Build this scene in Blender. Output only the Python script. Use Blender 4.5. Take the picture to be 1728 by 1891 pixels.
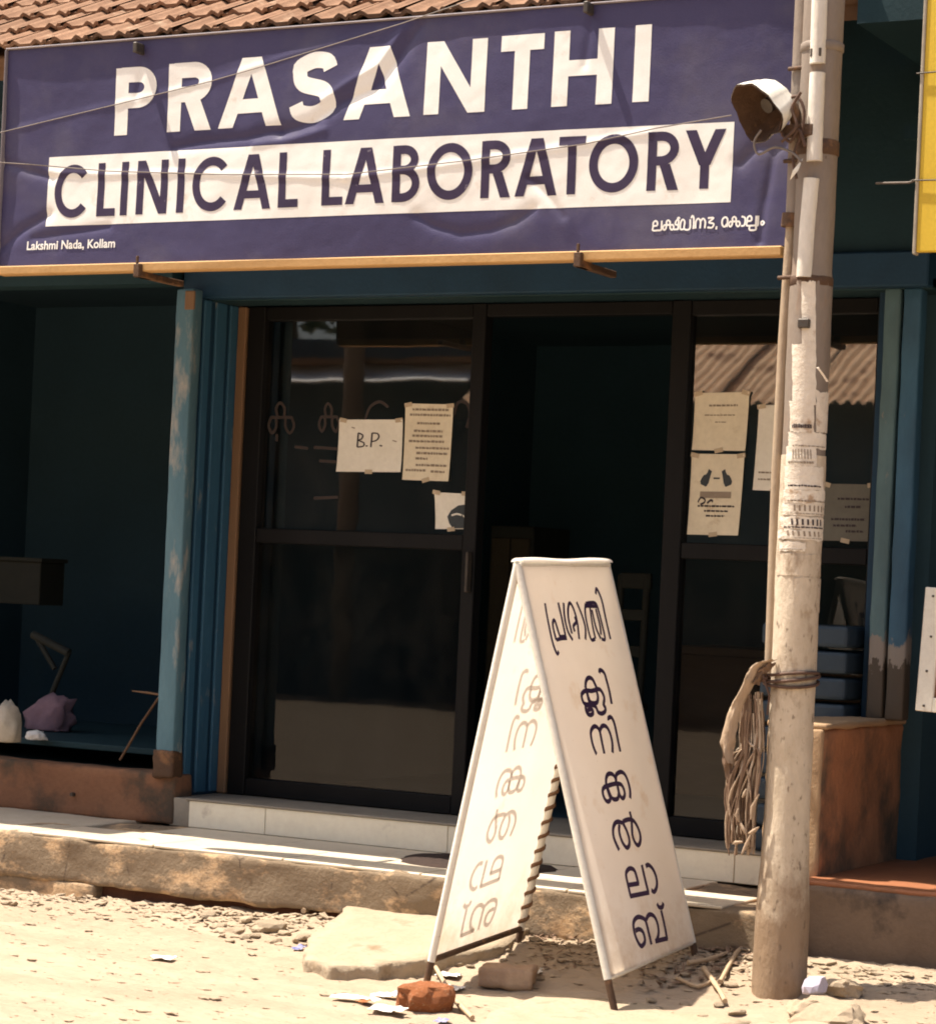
import bpy, bmesh, math, random
from mathutils import Vector, Matrix, noise as mn

random.seed(7)
for o in list(bpy.data.objects): bpy.data.objects.remove(o, do_unlink=True)
S = bpy.context.scene
COL = S.collection
V = Vector

# ------------------------------------------------------------------ camera
F, CX, CY, W_, H_ = 4600.0, 864.0, 1090.0, 1728.0, 1891.0
YAW, ROLL, DIST, EYE = math.radians(28.2), 0.046, 10.4, 1.46
DV = V((-math.sin(YAW), math.cos(YAW), 0)); RV0 = V((math.cos(YAW), math.sin(YAW), 0)); UZ = V((0, 0, 1))
RV = RV0*math.cos(ROLL) + UZ*math.sin(ROLL)
UV_ = -RV0*math.sin(ROLL) + UZ*math.cos(ROLL)
CP = -DV*DIST + V((0, 0, EYE))
cam_d = bpy.data.cameras.new('camera'); cam = bpy.data.objects.new('camera', cam_d); COL.objects.link(cam)
cam_d.sensor_fit = 'VERTICAL'; cam_d.sensor_height = 24; cam_d.lens = 24*F/H_
cam_d.shift_x = 0; cam_d.shift_y = (CY - H_/2)/H_
cam_d.clip_start = .1; cam_d.clip_end = 500
m3 = Matrix((RV, UV_, -DV)).transposed()
cam.matrix_world = Matrix.Translation(CP) @ m3.to_4x4()
cam_d.dof.use_dof = True; cam_d.dof.focus_distance = 9.3; cam_d.dof.aperture_fstop = 4.5
S.camera = cam

# ------------------------------------------------------------------ light
SUN_TRAVEL = V((.42, .12, -1)).normalized()
w = bpy.data.worlds.new('World'); S.world = w; w.use_nodes = True
nt = w.node_tree; bg = nt.nodes['Background']
sky = nt.nodes.new('ShaderNodeTexSky'); sky.sky_type = 'NISHITA'; sky.sun_disc = False
sun_from = -SUN_TRAVEL
sky.sun_elevation = math.asin(sun_from.z)
sky.sun_rotation = math.atan2(sun_from.x, sun_from.y)
sky.air_density = 1.0; sky.dust_density = 5.0; sky.ozone_density = .6
nt.links.new(sky.outputs[0], bg.inputs[0]); bg.inputs[1].default_value = 0.075
sl = bpy.data.lights.new('sun', 'SUN'); sl.energy = 4.0; sl.angle = math.radians(.55); sl.color = (1, .91, .79)
so = bpy.data.objects.new('sun', sl); COL.objects.link(so); so.location = (-4, -3, 10)
so.rotation_euler = SUN_TRAVEL.to_track_quat('-Z', 'Y').to_euler()
vs = S.view_settings; vs.view_transform = 'Standard'; vs.look = 'None'; vs.gamma = 1; vs.exposure = 1.42; vs.use_curve_mapping = False
S.cycles.max_bounces = 8; S.cycles.transparent_max_bounces = 12; S.cycles.use_denoising = True; S.cycles.filter_width = 1.9

# ------------------------------------------------------------------ helpers
def ray(u, v): return DV + RV*((u-CX)/F) - UV_*((v-CY)/F)
def Py(u, v, y):
    q = ray(u, v); return CP + q*((y-CP.y)/q.y)
def Pz(u, v, z):
    q = ray(u, v); return CP + q*((z-CP.z)/q.z)
def Pp(u, v, p0, n):
    q = ray(u, v); return CP + q*((p0-CP).dot(n)/q.dot(n))
def fbm(x, y, z=0., oct_=4, s=1.): return mn.fractal(V((x*s, y*s, z*s)), 1.0, 2.0, oct_)

WL = {}
def wl(o): return WL.get(o.name, V((0, 0, 0))) if o else V((0, 0, 0))
def tag(o, label=None, cat=None, group=None, kind=None):
    if label: o['label'] = label
    if cat: o['category'] = cat
    if group: o['group'] = group
    if kind: o['kind'] = kind
    return o
def thing(name, label, cat, loc=(0, 0, 0), group=None):
    o = bpy.data.objects.new(name, None); COL.objects.link(o); o.location = loc; o.empty_display_size = .1
    WL[o.name] = V(loc); return tag(o, label, cat, group)

class MB:
    def __init__(s): s.v = []; s.f = []; s.sm = []
    def add(s, vs_, fs, smooth=False):
        b = len(s.v); s.v += [tuple(p) for p in vs_]; s.f += [tuple(i+b for i in f) for f in fs]; s.sm += [smooth]*len(fs); return s
    def box(s, x0, x1, y0, y1, z0, z1, bev=.0, seg=1, M=None):
        bm = bmesh.new(); r = bmesh.ops.create_cube(bm, size=1)
        for v in bm.verts: v.co = V(((x0+x1)/2+v.co.x*(x1-x0), (y0+y1)/2+v.co.y*(y1-y0), (z0+z1)/2+v.co.z*(z1-z0)))
        if bev: bmesh.ops.bevel(bm, geom=list(bm.edges), offset=bev, segments=seg, affect='EDGES', profile=.5)
        if M: bmesh.ops.transform(bm, matrix=M, verts=bm.verts)
        return s.bm(bm)
    def bm(s, bm, smooth=False):
        bm.verts.index_update(); s.add([v.co.copy() for v in bm.verts], [[v.index for v in f.verts] for f in bm.faces], smooth); bm.free(); return s
    def rough(s, x0, x1, y0, y1, z0, z1, step=.05, amp=.006, sc=7, bev=.01, seed=0.):
        """a box cut fine and worn uneven"""
        bm = bmesh.new(); bmesh.ops.create_cube(bm, size=1)
        for v in bm.verts: v.co = V(((x0+x1)/2+v.co.x*(x1-x0), (y0+y1)/2+v.co.y*(y1-y0), (z0+z1)/2+v.co.z*(z1-z0)))
        for ax, (a, b) in enumerate(((x0, x1), (y0, y1), (z0, z1))):
            n = max(1, int((b-a)/step))
            for k in range(1, n):
                no = V((0, 0, 0)); no[ax] = 1; c = V((0, 0, 0)); c[ax] = a+(b-a)*k/n
                bmesh.ops.bisect_plane(bm, geom=bm.verts[:]+bm.edges[:]+bm.faces[:], plane_co=c, plane_no=no)
        if bev:
            sharp = [e for e in bm.edges if len(e.link_faces) == 2 and e.calc_face_angle(0) > .5]
            bmesh.ops.bevel(bm, geom=sharp, offset=bev, segments=2, affect='EDGES', profile=.5)
        bm.normal_update()
        for v in bm.verts:
            d = fbm(v.co.x+seed, v.co.y, v.co.z, 4, sc)
            v.co += v.normal*amp*d
        return s.bm(bm, True)
    def tube(s, pts, r, n=8, cap=True, smooth=True):
        pts = [V(p) for p in pts]; rs = r if isinstance(r, (list, tuple)) else [r]*len(pts)
        vs_ = []; fs = []; up = None
        for i, p in enumerate(pts):
            t = (pts[min(i+1, len(pts)-1)]-pts[max(i-1, 0)]).normalized()
            if up is None: up = t.orthogonal().normalized()
            up = (up - t*up.dot(t)).normalized(); q = t.cross(up)
            for k in range(n):
                a = 2*math.pi*k/n; vs_.append(p+(up*math.cos(a)+q*math.sin(a))*rs[i])
        for i in range(len(pts)-1):
            for k in range(n):
                fs.append((i*n+k, i*n+(k+1) % n, (i+1)*n+(k+1) % n, (i+1)*n+k))
        s.add(vs_, fs, smooth)
        if cap:
            m = len(pts)-1
            s.add([vs_[k] for k in range(n)][::-1], [tuple(range(n))]); s.add(vs_[m*n:m*n+n], [tuple(range(n))])
        return s
    def grid(s, fn, nu, nv, smooth=True, flip=False):
        vs_ = [fn(i/nu, j/nv) for j in range(nv+1) for i in range(nu+1)]
        fs = []
        for j in range(nv):
            for i in range(nu):
                a = j*(nu+1)+i; q = (a, a+1, a+nu+2, a+nu+1); fs.append(q[::-1] if flip else q)
        return s.add(vs_, fs, smooth)
    def build(s, name, mat, parent=None, **kw):
        off = wl(parent); me = bpy.data.meshes.new(name)
        me.from_pydata([tuple(V(p)-off) for p in s.v], [], s.f); me.update()
        me.polygons.foreach_set('use_smooth', s.sm)
        me.materials.append(mat)
        o = bpy.data.objects.new(name, me); COL.objects.link(o)
        if parent: o.parent = parent
        WL[o.name] = off
        return tag(o, **kw) if kw else o

def inst(name, me, M, parent=None, **kw):
    o = bpy.data.objects.new(name, me); COL.objects.link(o)
    if parent: o.parent = parent; M = Matrix.Translation(-wl(parent)) @ M
    o.matrix_basis = M
    return tag(o, **kw) if kw else o

# ------------------------------------------------------------------ materials
def srgb(r, g, b):
    f = lambda c: (c/255/12.92) if c <= 10 else ((c/255+.055)/1.055)**2.4
    return (f(r), f(g), f(b))
class NT:
    def __init__(s, name):
        s.m = bpy.data.materials.new(name); s.m.use_nodes = True; s.t = s.m.node_tree
        s.p = s.t.nodes['Principled BSDF']; s.co = None
    def n(s, ty, **kw):
        x = s.t.nodes.new(ty)
        for k, v in kw.items(): setattr(x, k, v)
        return x
    def l(s, a, b): s.t.links.new(a, b)
    def coord(s, scale=(1, 1, 1), rnd=False):
        tc = s.n('ShaderNodeTexCoord'); mp = s.n('ShaderNodeMapping'); mp.inputs['Scale'].default_value = scale
        s.l(tc.outputs['Object'], mp.inputs['Vector'])
        if rnd:
            oi = s.n('ShaderNodeObjectInfo'); mu = s.n('ShaderNodeMath', operation='MULTIPLY'); mu.inputs[1].default_value = 37
            s.l(oi.outputs['Random'], mu.inputs[0]); s.l(mu.outputs[0], mp.inputs['Location'])
        return mp.outputs[0]
    def noise(s, co, scale, detail=5, rough=.6):
        x = s.n('ShaderNodeTexNoise'); x.inputs['Scale'].default_value = scale; x.inputs['Detail'].default_value = detail
        x.inputs['Roughness'].default_value = rough; s.l(co, x.inputs['Vector']); return x.outputs['Fac']
    def ramp(s, fac, stops):
        x = s.n('ShaderNodeValToRGB'); e = x.color_ramp.elements
        while len(e) < len(stops): e.new(.5)
        for k, (p, c) in enumerate(stops): e[k].position = p; e[k].color = (*c, 1) if len(c) == 3 else c
        s.l(fac, x.inputs[0]); return x.outputs[0]
    def mix(s, fac, a, b, mode='MIX'):
        x = s.n('ShaderNodeMix', data_type='RGBA', blend_type=mode)
        for sock, val in ((x.inputs[0], fac), (x.inputs[6], a), (x.inputs[7], b)):
            if isinstance(val, (int, float)): sock.default_value = val
            elif isinstance(val, tuple): sock.default_value = (*val, 1)
            else: s.l(val, sock)
        return x.outputs[2]
    def bump(s, h, st, dist=.01):
        b = s.n('ShaderNodeBump'); b.inputs['Strength'].default_value = st; b.inputs['Distance'].default_value = dist
        s.l(h, b.inputs['Height']); s.l(b.outputs[0], s.p.inputs['Normal'])
def M(name, c1, c2=None, scale=6, rough=.85, bump=.25, bscale=60, stain=None, sscale=3, samt=(.5, .62), stretch=(1, 1, 1), metal=0, spec=.3, rnd=False, tint=0., bdist=.01, detail=6):
    t = NT(name); co = t.coord(stretch, rnd); c2 = c2 or tuple(x*.7 for x in c1)
    col = t.ramp(t.noise(co, scale, detail), [(.32, c2), (.68, c1)])
    fine = t.noise(co, bscale, 4, .7)
    col = t.mix(.35, col, t.mix(fine, tuple(x*.55 for x in c1), tuple(min(1, x*1.35) for x in c1)))
    if stain:
        k = t.ramp(t.noise(co, sscale, 6, .65), [(samt[0], (0, 0, 0)), (samt[1], (1, 1, 1))])
        col = t.mix(k, col, stain)
    if tint:
        oi = t.n('ShaderNodeObjectInfo'); mr = t.n('ShaderNodeMapRange'); mr.inputs[3].default_value = 1-tint; mr.inputs[4].default_value = 1+tint
        t.l(oi.outputs['Random'], mr.inputs[0]); col = t.mix(1., col, mr.outputs[0], 'MULTIPLY')
    t.l(col, t.p.inputs['Base Color']); t.p.inputs['Roughness'].default_value = rough
    t.p.inputs['Metallic'].default_value = metal; t.p.inputs['Specular IOR Level'].default_value = spec
    if bump: t.bump(t.noise(co, bscale, 5, .65), bump, bdist)
    return t.m

m_dirt = M('dirt', (.385, .30, .215), (.28, .21, .145), 2.2, .95, .6, 24, (.24, .17, .11), 7, (.62, .76), stretch=(.6, 2.2, 1), spec=.1, bdist=.02)
m_cement = M('kerb_cement', (.43, .29, .165), (.31, .205, .115), 5, .92, .5, 45, (.185, .135, .085), 4.5, (.52, .6), spec=.15, bdist=.02)
m_recess = M('red_earth', (.16, .07, .04), (.09, .04, .025), 9, .95, .5, 60)
m_nosing = M('pale_cement_top', (.5, .43, .33), (.4, .33, .24), 4, .85, .25, 60, spec=.2)
m_slab = M('pale_concrete', (.37, .30, .215), (.29, .225, .15), 6, .92, .7, 35, (.22, .16, .10), 6, (.56, .7), spec=.15)
m_tile = M('ceramic_tile', (.87, .77, .59), (.79, .69, .51), 3, .3, .04, 25, (.5, .42, .32), 9, (.62, .8), spec=.5, rnd=True, tint=.06)
m_tread = M('grey_stone_tread', (.3, .26, .2), (.22, .185, .14), 5, .7, .2, 70)
m_ledge_tile = M('pale_floor_tile', (.64, .55, .42), (.54, .46, .34), 3, .45, .06, 40, (.36, .29, .2), 7, (.58, .75), rnd=True, tint=.08)
m_brownwall = M('brown_plaster', (.26, .125, .065), (.19, .085, .045), 4, .88, .35, 50, (.085, .06, .04), 2.2, (.50, .62))
m_darkcement = M('dark_cement', (.185, .13, .09), (.13, .09, .062), 4, .85, .4, 45, (.065, .05, .04), 5, (.55, .7))
m_redoxide = M('red_oxide_floor', (.34, .135, .06), (.24, .09, .042), 4, .55, .15, 40, (.2, .1, .05), 4, (.58, .72))
m_orangewall = M('orange_wash_wall', (.50, .225, .105), (.34, .14, .065), 4, .88, .6, 45, (.12, .085, .055), 2.6, (.48, .66), stretch=(1, 1, .8), bdist=.015, detail=9)
m_walltop = M('tan_plaster', (.42, .28, .16), (.32, .2, .11), 5, .9, .4, 50)
m_blue = M('worn_blue_paint', (.035, .11, .18), (.022, .08, .14), 6, .6, .2, 60, (.3, .28, .24), 8, (.6, .72), stretch=(1, 1, .35))
m_bluepost = M('worn_pale_blue_paint', (.095, .185, .225), (.055, .125, .165), 7, .6, .3, 60, (.36, .33, .28), 9, (.53, .68), stretch=(1, 1, .3))
m_shadeblue = M('shaded_blue_paint', (.012, .045, .085), (.008, .03, .055), 5, .6, .15, 60)  # blue darkened in the colour for shade on the beam and reveals
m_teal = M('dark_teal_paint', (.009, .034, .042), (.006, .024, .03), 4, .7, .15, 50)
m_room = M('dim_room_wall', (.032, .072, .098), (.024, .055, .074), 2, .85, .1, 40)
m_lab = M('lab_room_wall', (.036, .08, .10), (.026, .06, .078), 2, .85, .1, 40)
m_frame = M('dark_brown_frame', (.011, .0105, .0105), (.007, .007, .007), 8, .45, .1, 60, stretch=(1, 1, .2), spec=.12)
m_tan = M('raw_wood_bead', (.22, .125, .065), (.14, .08, .042), 8, .7, .2, 60, stretch=(1, 1, .15))
m_wood = M('old_wood', (.16, .085, .04), (.1, .05, .025), 10, .7, .2, 60, stretch=(.2, 1, 1))
m_dimwood2 = M('dim_tan_wood', (.05, .037, .02), (.03, .023, .014), 10, .8, .2, 60)
m_dimwood = M('shade_darkened_wood', (.022, .023, .017), (.014, .015, .011), 10, .8, .2, 60)  # wood colour darkened to carry the deep shade of the interiors
m_paper = M('yellowed_paper', (.76, .67, .50), (.66, .57, .41), 6, .9, .08, 40, (.5, .38, .24), 9, (.62, .75), rnd=True, tint=.05)
m_paperpale = M('white_paper', (.82, .76, .65), (.72, .66, .54), 6, .9, .08, 40, rnd=True)
m_tape = M('brown_tape', (.5, .4, .27), (.42, .33, .22), 12, .35, .05, 40)
m_greypaper = M('faded_grey_paper', (.16, .15, .12), (.12, .11, .09), 6, .9, .05, 40)
m_ink = M('black_print', (.06, .045, .045), (.04, .03, .03), 8, .8, 0)
m_inkgrey = M('faded_print', (.3, .24, .18), (.22, .17, .12), 20, .8, 0)
m_inkblue = M('grey_print', (.055, .062, .066), (.035, .042, .046), 8, .8, 0)
m_purple = M('purple_flex', (.064, .056, .122), (.044, .04, .095), 1.6, .5, .12, 160, (.115, .105, .14), 1.3, (.5, .78), spec=.22)
m_white = M('white_flex_print', (.87, .85, .79), (.8, .77, .7), 3, .5, .03, 200, (.55, .46, .36), 7, (.60, .80), spec=.25)
m_purpleink = M('dark_purple_print', (.045, .03, .07), (.032, .022, .052), 9, .5, 0, (60), (.25, .22, .26), 22, (.64, .72))
m_pvc = M('white_pvc', (.74, .70, .62), (.5, .44, .36), 9, .5, .3, 60, (.30, .22, .16), 7, (.56, .66), stretch=(1, 1, .4))
m_violet = M('violet_paint_lettering', (.05, .026, .07), (.035, .018, .05), 10, .6, 0)
m_edge = M('dusty_hem', (.27, .24, .25), (.2, .175, .19), 5, .8, .2, 50)
m_batten = M('yellow_batten', (.5, .3, .12), (.42, .24, .09), 5, .7, .2, 50)
m_rust = M('rusty_steel', (.10, .055, .03), (.055, .03, .018), 12, .7, .4, 70, (.2, .1, .045), 8, (.55, .65))
m_steelw = M('white_painted_steel', (.78, .74, .65), (.68, .62, .52), 7, .45, .15, 70, (.36, .22, .12), 9, (.64, .7))
m_darksteel = M('dark_steel', (.09, .075, .06), (.05, .04, .033), 12, .5, .2, 70, metal=.3)
m_terra = M('terracotta_tile', (.255, .15, .094), (.165, .092, .058), 9, .95, .4, 60, (.36, .25, .17), 7, (.58, .72), rnd=True, tint=.12, spec=.1)
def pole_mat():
    t = NT('foot_shaded_pole_paint'); co = t.coord((1, 1, .45)); sp = t.n('ShaderNodeSeparateXYZ'); t.l(t.coord(), sp.inputs[0])
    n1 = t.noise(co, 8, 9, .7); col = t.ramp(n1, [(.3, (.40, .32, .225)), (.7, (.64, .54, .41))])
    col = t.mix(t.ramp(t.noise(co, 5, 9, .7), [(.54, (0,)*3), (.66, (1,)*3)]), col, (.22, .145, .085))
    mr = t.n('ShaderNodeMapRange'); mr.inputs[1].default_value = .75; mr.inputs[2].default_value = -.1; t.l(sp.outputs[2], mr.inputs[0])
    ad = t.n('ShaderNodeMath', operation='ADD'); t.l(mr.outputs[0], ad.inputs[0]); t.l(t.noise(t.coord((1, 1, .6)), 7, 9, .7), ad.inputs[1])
    col = t.mix(t.ramp(ad.outputs[0], [(.80, (0,)*3), (1.0, (.8,)*3)]), col, (.20, .12, .062))  # brown rising from the foot stands in for shade on the lower shaft
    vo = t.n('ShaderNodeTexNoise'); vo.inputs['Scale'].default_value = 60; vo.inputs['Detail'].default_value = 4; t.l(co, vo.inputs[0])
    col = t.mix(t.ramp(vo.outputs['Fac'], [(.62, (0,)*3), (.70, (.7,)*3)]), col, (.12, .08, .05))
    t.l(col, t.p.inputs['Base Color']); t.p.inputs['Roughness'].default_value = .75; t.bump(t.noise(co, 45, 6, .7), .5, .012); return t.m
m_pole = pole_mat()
m_poleold = M('pole_paint', (.6, .47, .33), (.44, .32, .2), 7, .75, .5, 55, (.2, .12, .065), 4.5, (.54, .72), stretch=(1, 1, .4), bdist=.015, detail=9)
m_poletop = M('weathered_pole_metal', (.25, .205, .165), (.17, .13, .10), 6, .6, .3, 50, (.26, .17, .11), 5, (.55, .68), stretch=(1, 1, .4))
m_pipe = M('weathered_pipe', (.42, .33, .23), (.26, .185, .125), 6, .6, .3, 60, (.2, .13, .08), 6, (.55, .7), stretch=(1, 1, .4))
m_poster = M('torn_poster_paper', (.74, .67, .56), (.6, .5, .39), 14, .9, .5, 60, (.42, .3, .2), 12, (.58, .66), rnd=True)
m_mat = M('brown_coir', (.055, .034, .026), (.03, .02, .016), 40, .95, .8, 160)
m_rope = M('brown_wire', (.11, .06, .04), (.06, .035, .022), 30, .7, .4, 90)
m_cord = M('brown_cord', (.2, .11, .06), (.13, .07, .04), 30, .8, .4, 90)
m_palm = M('dry_palm', (.48, .36, .25), (.27, .185, .12), 16, .9, .7, 70, (.62, .53, .42), 9, (.55, .7), stretch=(1, 1, .25))
m_palmd = M('brown_dry_stalk', (.24, .155, .10), (.12, .075, .05), 16, .9, .7, 70, (.52, .43, .33), 14, (.58, .66), stretch=(1, 1, .25))
m_stone = M('rubble_stone', (.42, .33, .23), (.32, .24, .16), 9, .92, .6, 45, rnd=True, tint=.18)
m_brick = M('old_brick', (.38, .26, .17), (.26, .165, .105), 9, .92, .6, 45, (.44, .31, .2), 6, (.52, .65))
m_clay = M('orange_laterite', (.42, .15, .055), (.2, .065, .025), 16, .95, .9, 40, (.5, .33, .2), 9, (.58, .7))
m_yellow = M('yellow_sign_paint', (.72, .5, .05), (.55, .36, .035), 3, .5, .05, 80)
m_pink = M('dusty_pink_cloth', (.26, .16, .18), (.17, .1, .12), 8, .9, .3, 60)
m_bag = M('white_plastic', (.42, .37, .29), (.26, .225, .175), 8, .5, .2, 50)
m_litter = M('white_litter', (.74, .7, .64), (.62, .57, .5), 12, .7, .3, 60)
m_lilac = M('pale_lilac_plastic', (.55, .5, .58), (.42, .38, .46), 12, .6, .3, 60)
m_bluelit = M('blue_wrapper', (.10, .11, .30), (.45, .44, .5), 30, .4, .2, 60)
m_stick = M('pale_stick', (.5, .37, .24), (.36, .25, .15), 15, .85, .4, 70)
m_wire = M('old_cable', (.2, .165, .14), (.12, .1, .085), 20, .6, 0)
m_leaf = M('foliage', (.06, .1, .03), (.03, .055, .015), 2, .6, .1, 30)
m_bark = M('bark', (.16, .11, .07), (.09, .06, .04), 10, .9, .5, 40)
m_zinc = M('bright_zinc_sheet', (.95, .60, .37), (.65, .36, .2), 3, .6, .2, 40, (.3, .15, .08), 2.5, (.55, .68))
m_whitetin = M('white_tin_sheet', (.92, .9, .86), (.86, .83, .78), 5, .4, .1, 40)
m_farwall = M('far_wall_paint', (.06, .085, .1), (.04, .06, .07), 2, .85, .2, 30)
m_picture = M('brown_picture', (.3, .13, .06), (.12, .05, .03), 9, .5, .05, 40, (.42, .26, .14), 12, (.55, .62))
m_tray = M('blue_grey_plastic', (.035, .055, .075), (.024, .038, .052), 6, .5, .1, 50)

def glass_mat(nm, ior):
    t = NT(nm); tr = t.n('ShaderNodeBsdfTransparent'); tr.inputs[0].default_value = (.5, .56, .56, 1)
    gl = t.n('ShaderNodeBsdfGlossy'); gl.inputs['Roughness'].default_value = .015; gl.inputs[0].default_value = (.95, .95, .95, 1)
    fr = t.n('ShaderNodeFresnel'); fr.inputs[0].default_value = ior
    mx = t.n('ShaderNodeMixShader'); t.l(fr.outputs[0], mx.inputs[0]); t.l(tr.outputs[0], mx.inputs[1]); t.l(gl.outputs[0], mx.inputs[2])
    co = t.coord(); b = t.n('ShaderNodeBump'); b.inputs['Strength'].default_value = .04; b.inputs['Distance'].default_value = .01
    t.l(t.noise(co, 2.2, 2), b.inputs['Height']); t.l(b.outputs[0], gl.inputs['Normal'])
    du = t.n('ShaderNodeBsdfDiffuse'); du.inputs[0].default_value = (.42, .38, .31, 1); mx2 = t.n('ShaderNodeMixShader')
    fac = t.ramp(t.noise(t.coord((1, 1, .8)), 4, 8, .72), [(.42, (.004,)*3), (.76, (.032,)*3)])
    t.l(fac, mx2.inputs[0]); t.l(mx.outputs[0], mx2.inputs[1]); t.l(du.outputs[0], mx2.inputs[2])
    t.l(mx2.outputs[0], t.t.nodes['Material Output'].inputs[0]); return t.m
m_glass = glass_mat('filmed_glass', 2.05); m_glassclear = glass_mat('clear_glass', 1.40)
def flex_mat():
    t = NT('translucent_white_flex'); co = t.coord()
    col = t.ramp(t.noise(co, 3, 5), [(.3, (.82, .775, .73)), (.7, (.88, .845, .81))])
    st = t.ramp(t.noise(co, 5, 6), [(.6, (0, 0, 0)), (.8, (1, 1, 1))]); col = t.mix(st, col, (.68, .53, .38))
    sp = t.n('ShaderNodeSeparateXYZ'); t.l(t.coord(), sp.inputs[0])
    mr = t.n('ShaderNodeMapRange'); mr.inputs[1].default_value = .75-.13; mr.inputs[2].default_value = .1-.13; t.l(sp.outputs[2], mr.inputs[0])
    ad = t.n('ShaderNodeMath', operation='MULTIPLY'); t.l(mr.outputs[0], ad.inputs[0]); t.l(t.noise(co, 9, 9, .72), ad.inputs[1])
    col = t.mix(t.ramp(ad.outputs[0], [(.22, (0,)*3), (.55, (.75,)*3)]), col, (.50, .36, .22))
    spk = t.noise(co, 70, 3, .6); col = t.mix(t.ramp(spk, [(.70, (0,)*3), (.76, (.5,)*3)]), col, (.45, .34, .24))
    d = t.n('ShaderNodeBsdfDiffuse'); tl = t.n('ShaderNodeBsdfTranslucent'); t.l(col, d.inputs[0])
    t.l(t.mix(1., col, (1., .95, .86), 'MULTIPLY'), tl.inputs[0])
    mx = t.n('ShaderNodeMixShader'); mx.inputs[0].default_value = .5
    t.l(d.outputs[0], mx.inputs[1]); t.l(tl.outputs[0], mx.inputs[2]); t.l(mx.outputs[0], t.t.nodes['Material Output'].inputs[0]); return t.m
m_flex = flex_mat()
def show_through_ink():
    t = NT('show_through_violet'); d = t.n('ShaderNodeBsdfDiffuse'); d.inputs[0].default_value = (.05, .026, .07, 1)  # half-clear violet copy imitating how weakly letters show through the lit sheet
    tl = t.n('ShaderNodeBsdfTransparent'); tl.inputs[0].default_value = (.56, .52, .5, 1); mx = t.n('ShaderNodeMixShader'); mx.inputs[0].default_value = .75
    t.l(d.outputs[0], mx.inputs[1]); t.l(tl.outputs[0], mx.inputs[2]); t.l(mx.outputs[0], t.t.nodes['Material Output'].inputs[0]); return t.m
m_violetshow = show_through_ink()
def kerb_mat():
    """cement face: pale run along the top edge, grey-brown grime below it, cracks"""
    t = NT('grimy_kerb_cement'); co = t.coord()
    base = t.ramp(t.noise(co, 5, 6), [(.3, (.46, .30, .165)), (.7, (.6, .41, .235))])
    sp = t.n('ShaderNodeSeparateXYZ'); t.l(co, sp.inputs[0])
    mr = t.n('ShaderNodeMapRange'); mr.inputs[1].default_value = .395; mr.inputs[2].default_value = .345; t.l(sp.outputs[2], mr.inputs[0])
    nn = t.noise(t.coord((.7, .7, 1.2)), 5, 8, .72)
    ad = t.n('ShaderNodeMath', operation='MULTIPLY'); t.l(mr.outputs[0], ad.inputs[0]); t.l(nn, ad.inputs[1])
    k = t.ramp(ad.outputs[0], [(.40, (0, 0, 0)), (.50, (1, 1, 1))])
    col = t.mix(k, base, (.2, .145, .09))
    vo = t.n('ShaderNodeTexVoronoi', feature='DISTANCE_TO_EDGE'); vo.inputs['Scale'].default_value = 2.6; t.l(t.coord((1, 1, .6)), vo.inputs['Vector'])
    ck = t.ramp(vo.outputs['Distance'], [(.0, (1, 1, 1)), (.012, (0, 0, 0))]); ck2 = t.mix(1., ck, t.ramp(nn, [(.5, (0, 0, 0)), (.55, (1, 1, 1))]), 'MULTIPLY')
    col = t.mix(ck2, col, (.07, .045, .03))
    t.l(col, t.p.inputs['Base Color']); t.p.inputs['Roughness'].default_value = .92
    t.bump(t.noise(co, 40, 6, .7), .6, .015); return t.m
m_kerb = kerb_mat()

def worn_post(c):
    '''paint rubbed off to bare dirty wood near the foot'''
    t = NT('paint_worn_at_foot'); co = t.coord((1, 1, .4)); sp = t.n('ShaderNodeSeparateXYZ'); t.l(t.coord(), sp.inputs[0])
    base = t.ramp(t.noise(co, 7, 6), [(.3, tuple(x*.6 for x in c)), (.7, c)])
    mr = t.n('ShaderNodeMapRange'); mr.inputs[1].default_value = .9; mr.inputs[2].default_value = .62; t.l(sp.outputs[2], mr.inputs[0])
    ad = t.n('ShaderNodeMath', operation='ADD'); t.l(mr.outputs[0], ad.inputs[0]); t.l(t.noise(t.coord((1, 1, .5)), 16, 7, .7), ad.inputs[1])
    col = t.mix(t.ramp(ad.outputs[0], [(.66, (0, 0, 0)), (.72, (1, 1, 1))]), base, (.22, .19, .16))
    col = t.mix(t.ramp(ad.outputs[0], [(.98, (0, 0, 0)), (1.0, (1, 1, 1))]), col, (.06, .045, .03))
    t.l(col, t.p.inputs['Base Color']); t.p.inputs['Roughness'].default_value = .65; t.bump(t.noise(co, 50, 5, .7), .3); return t.m
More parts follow.
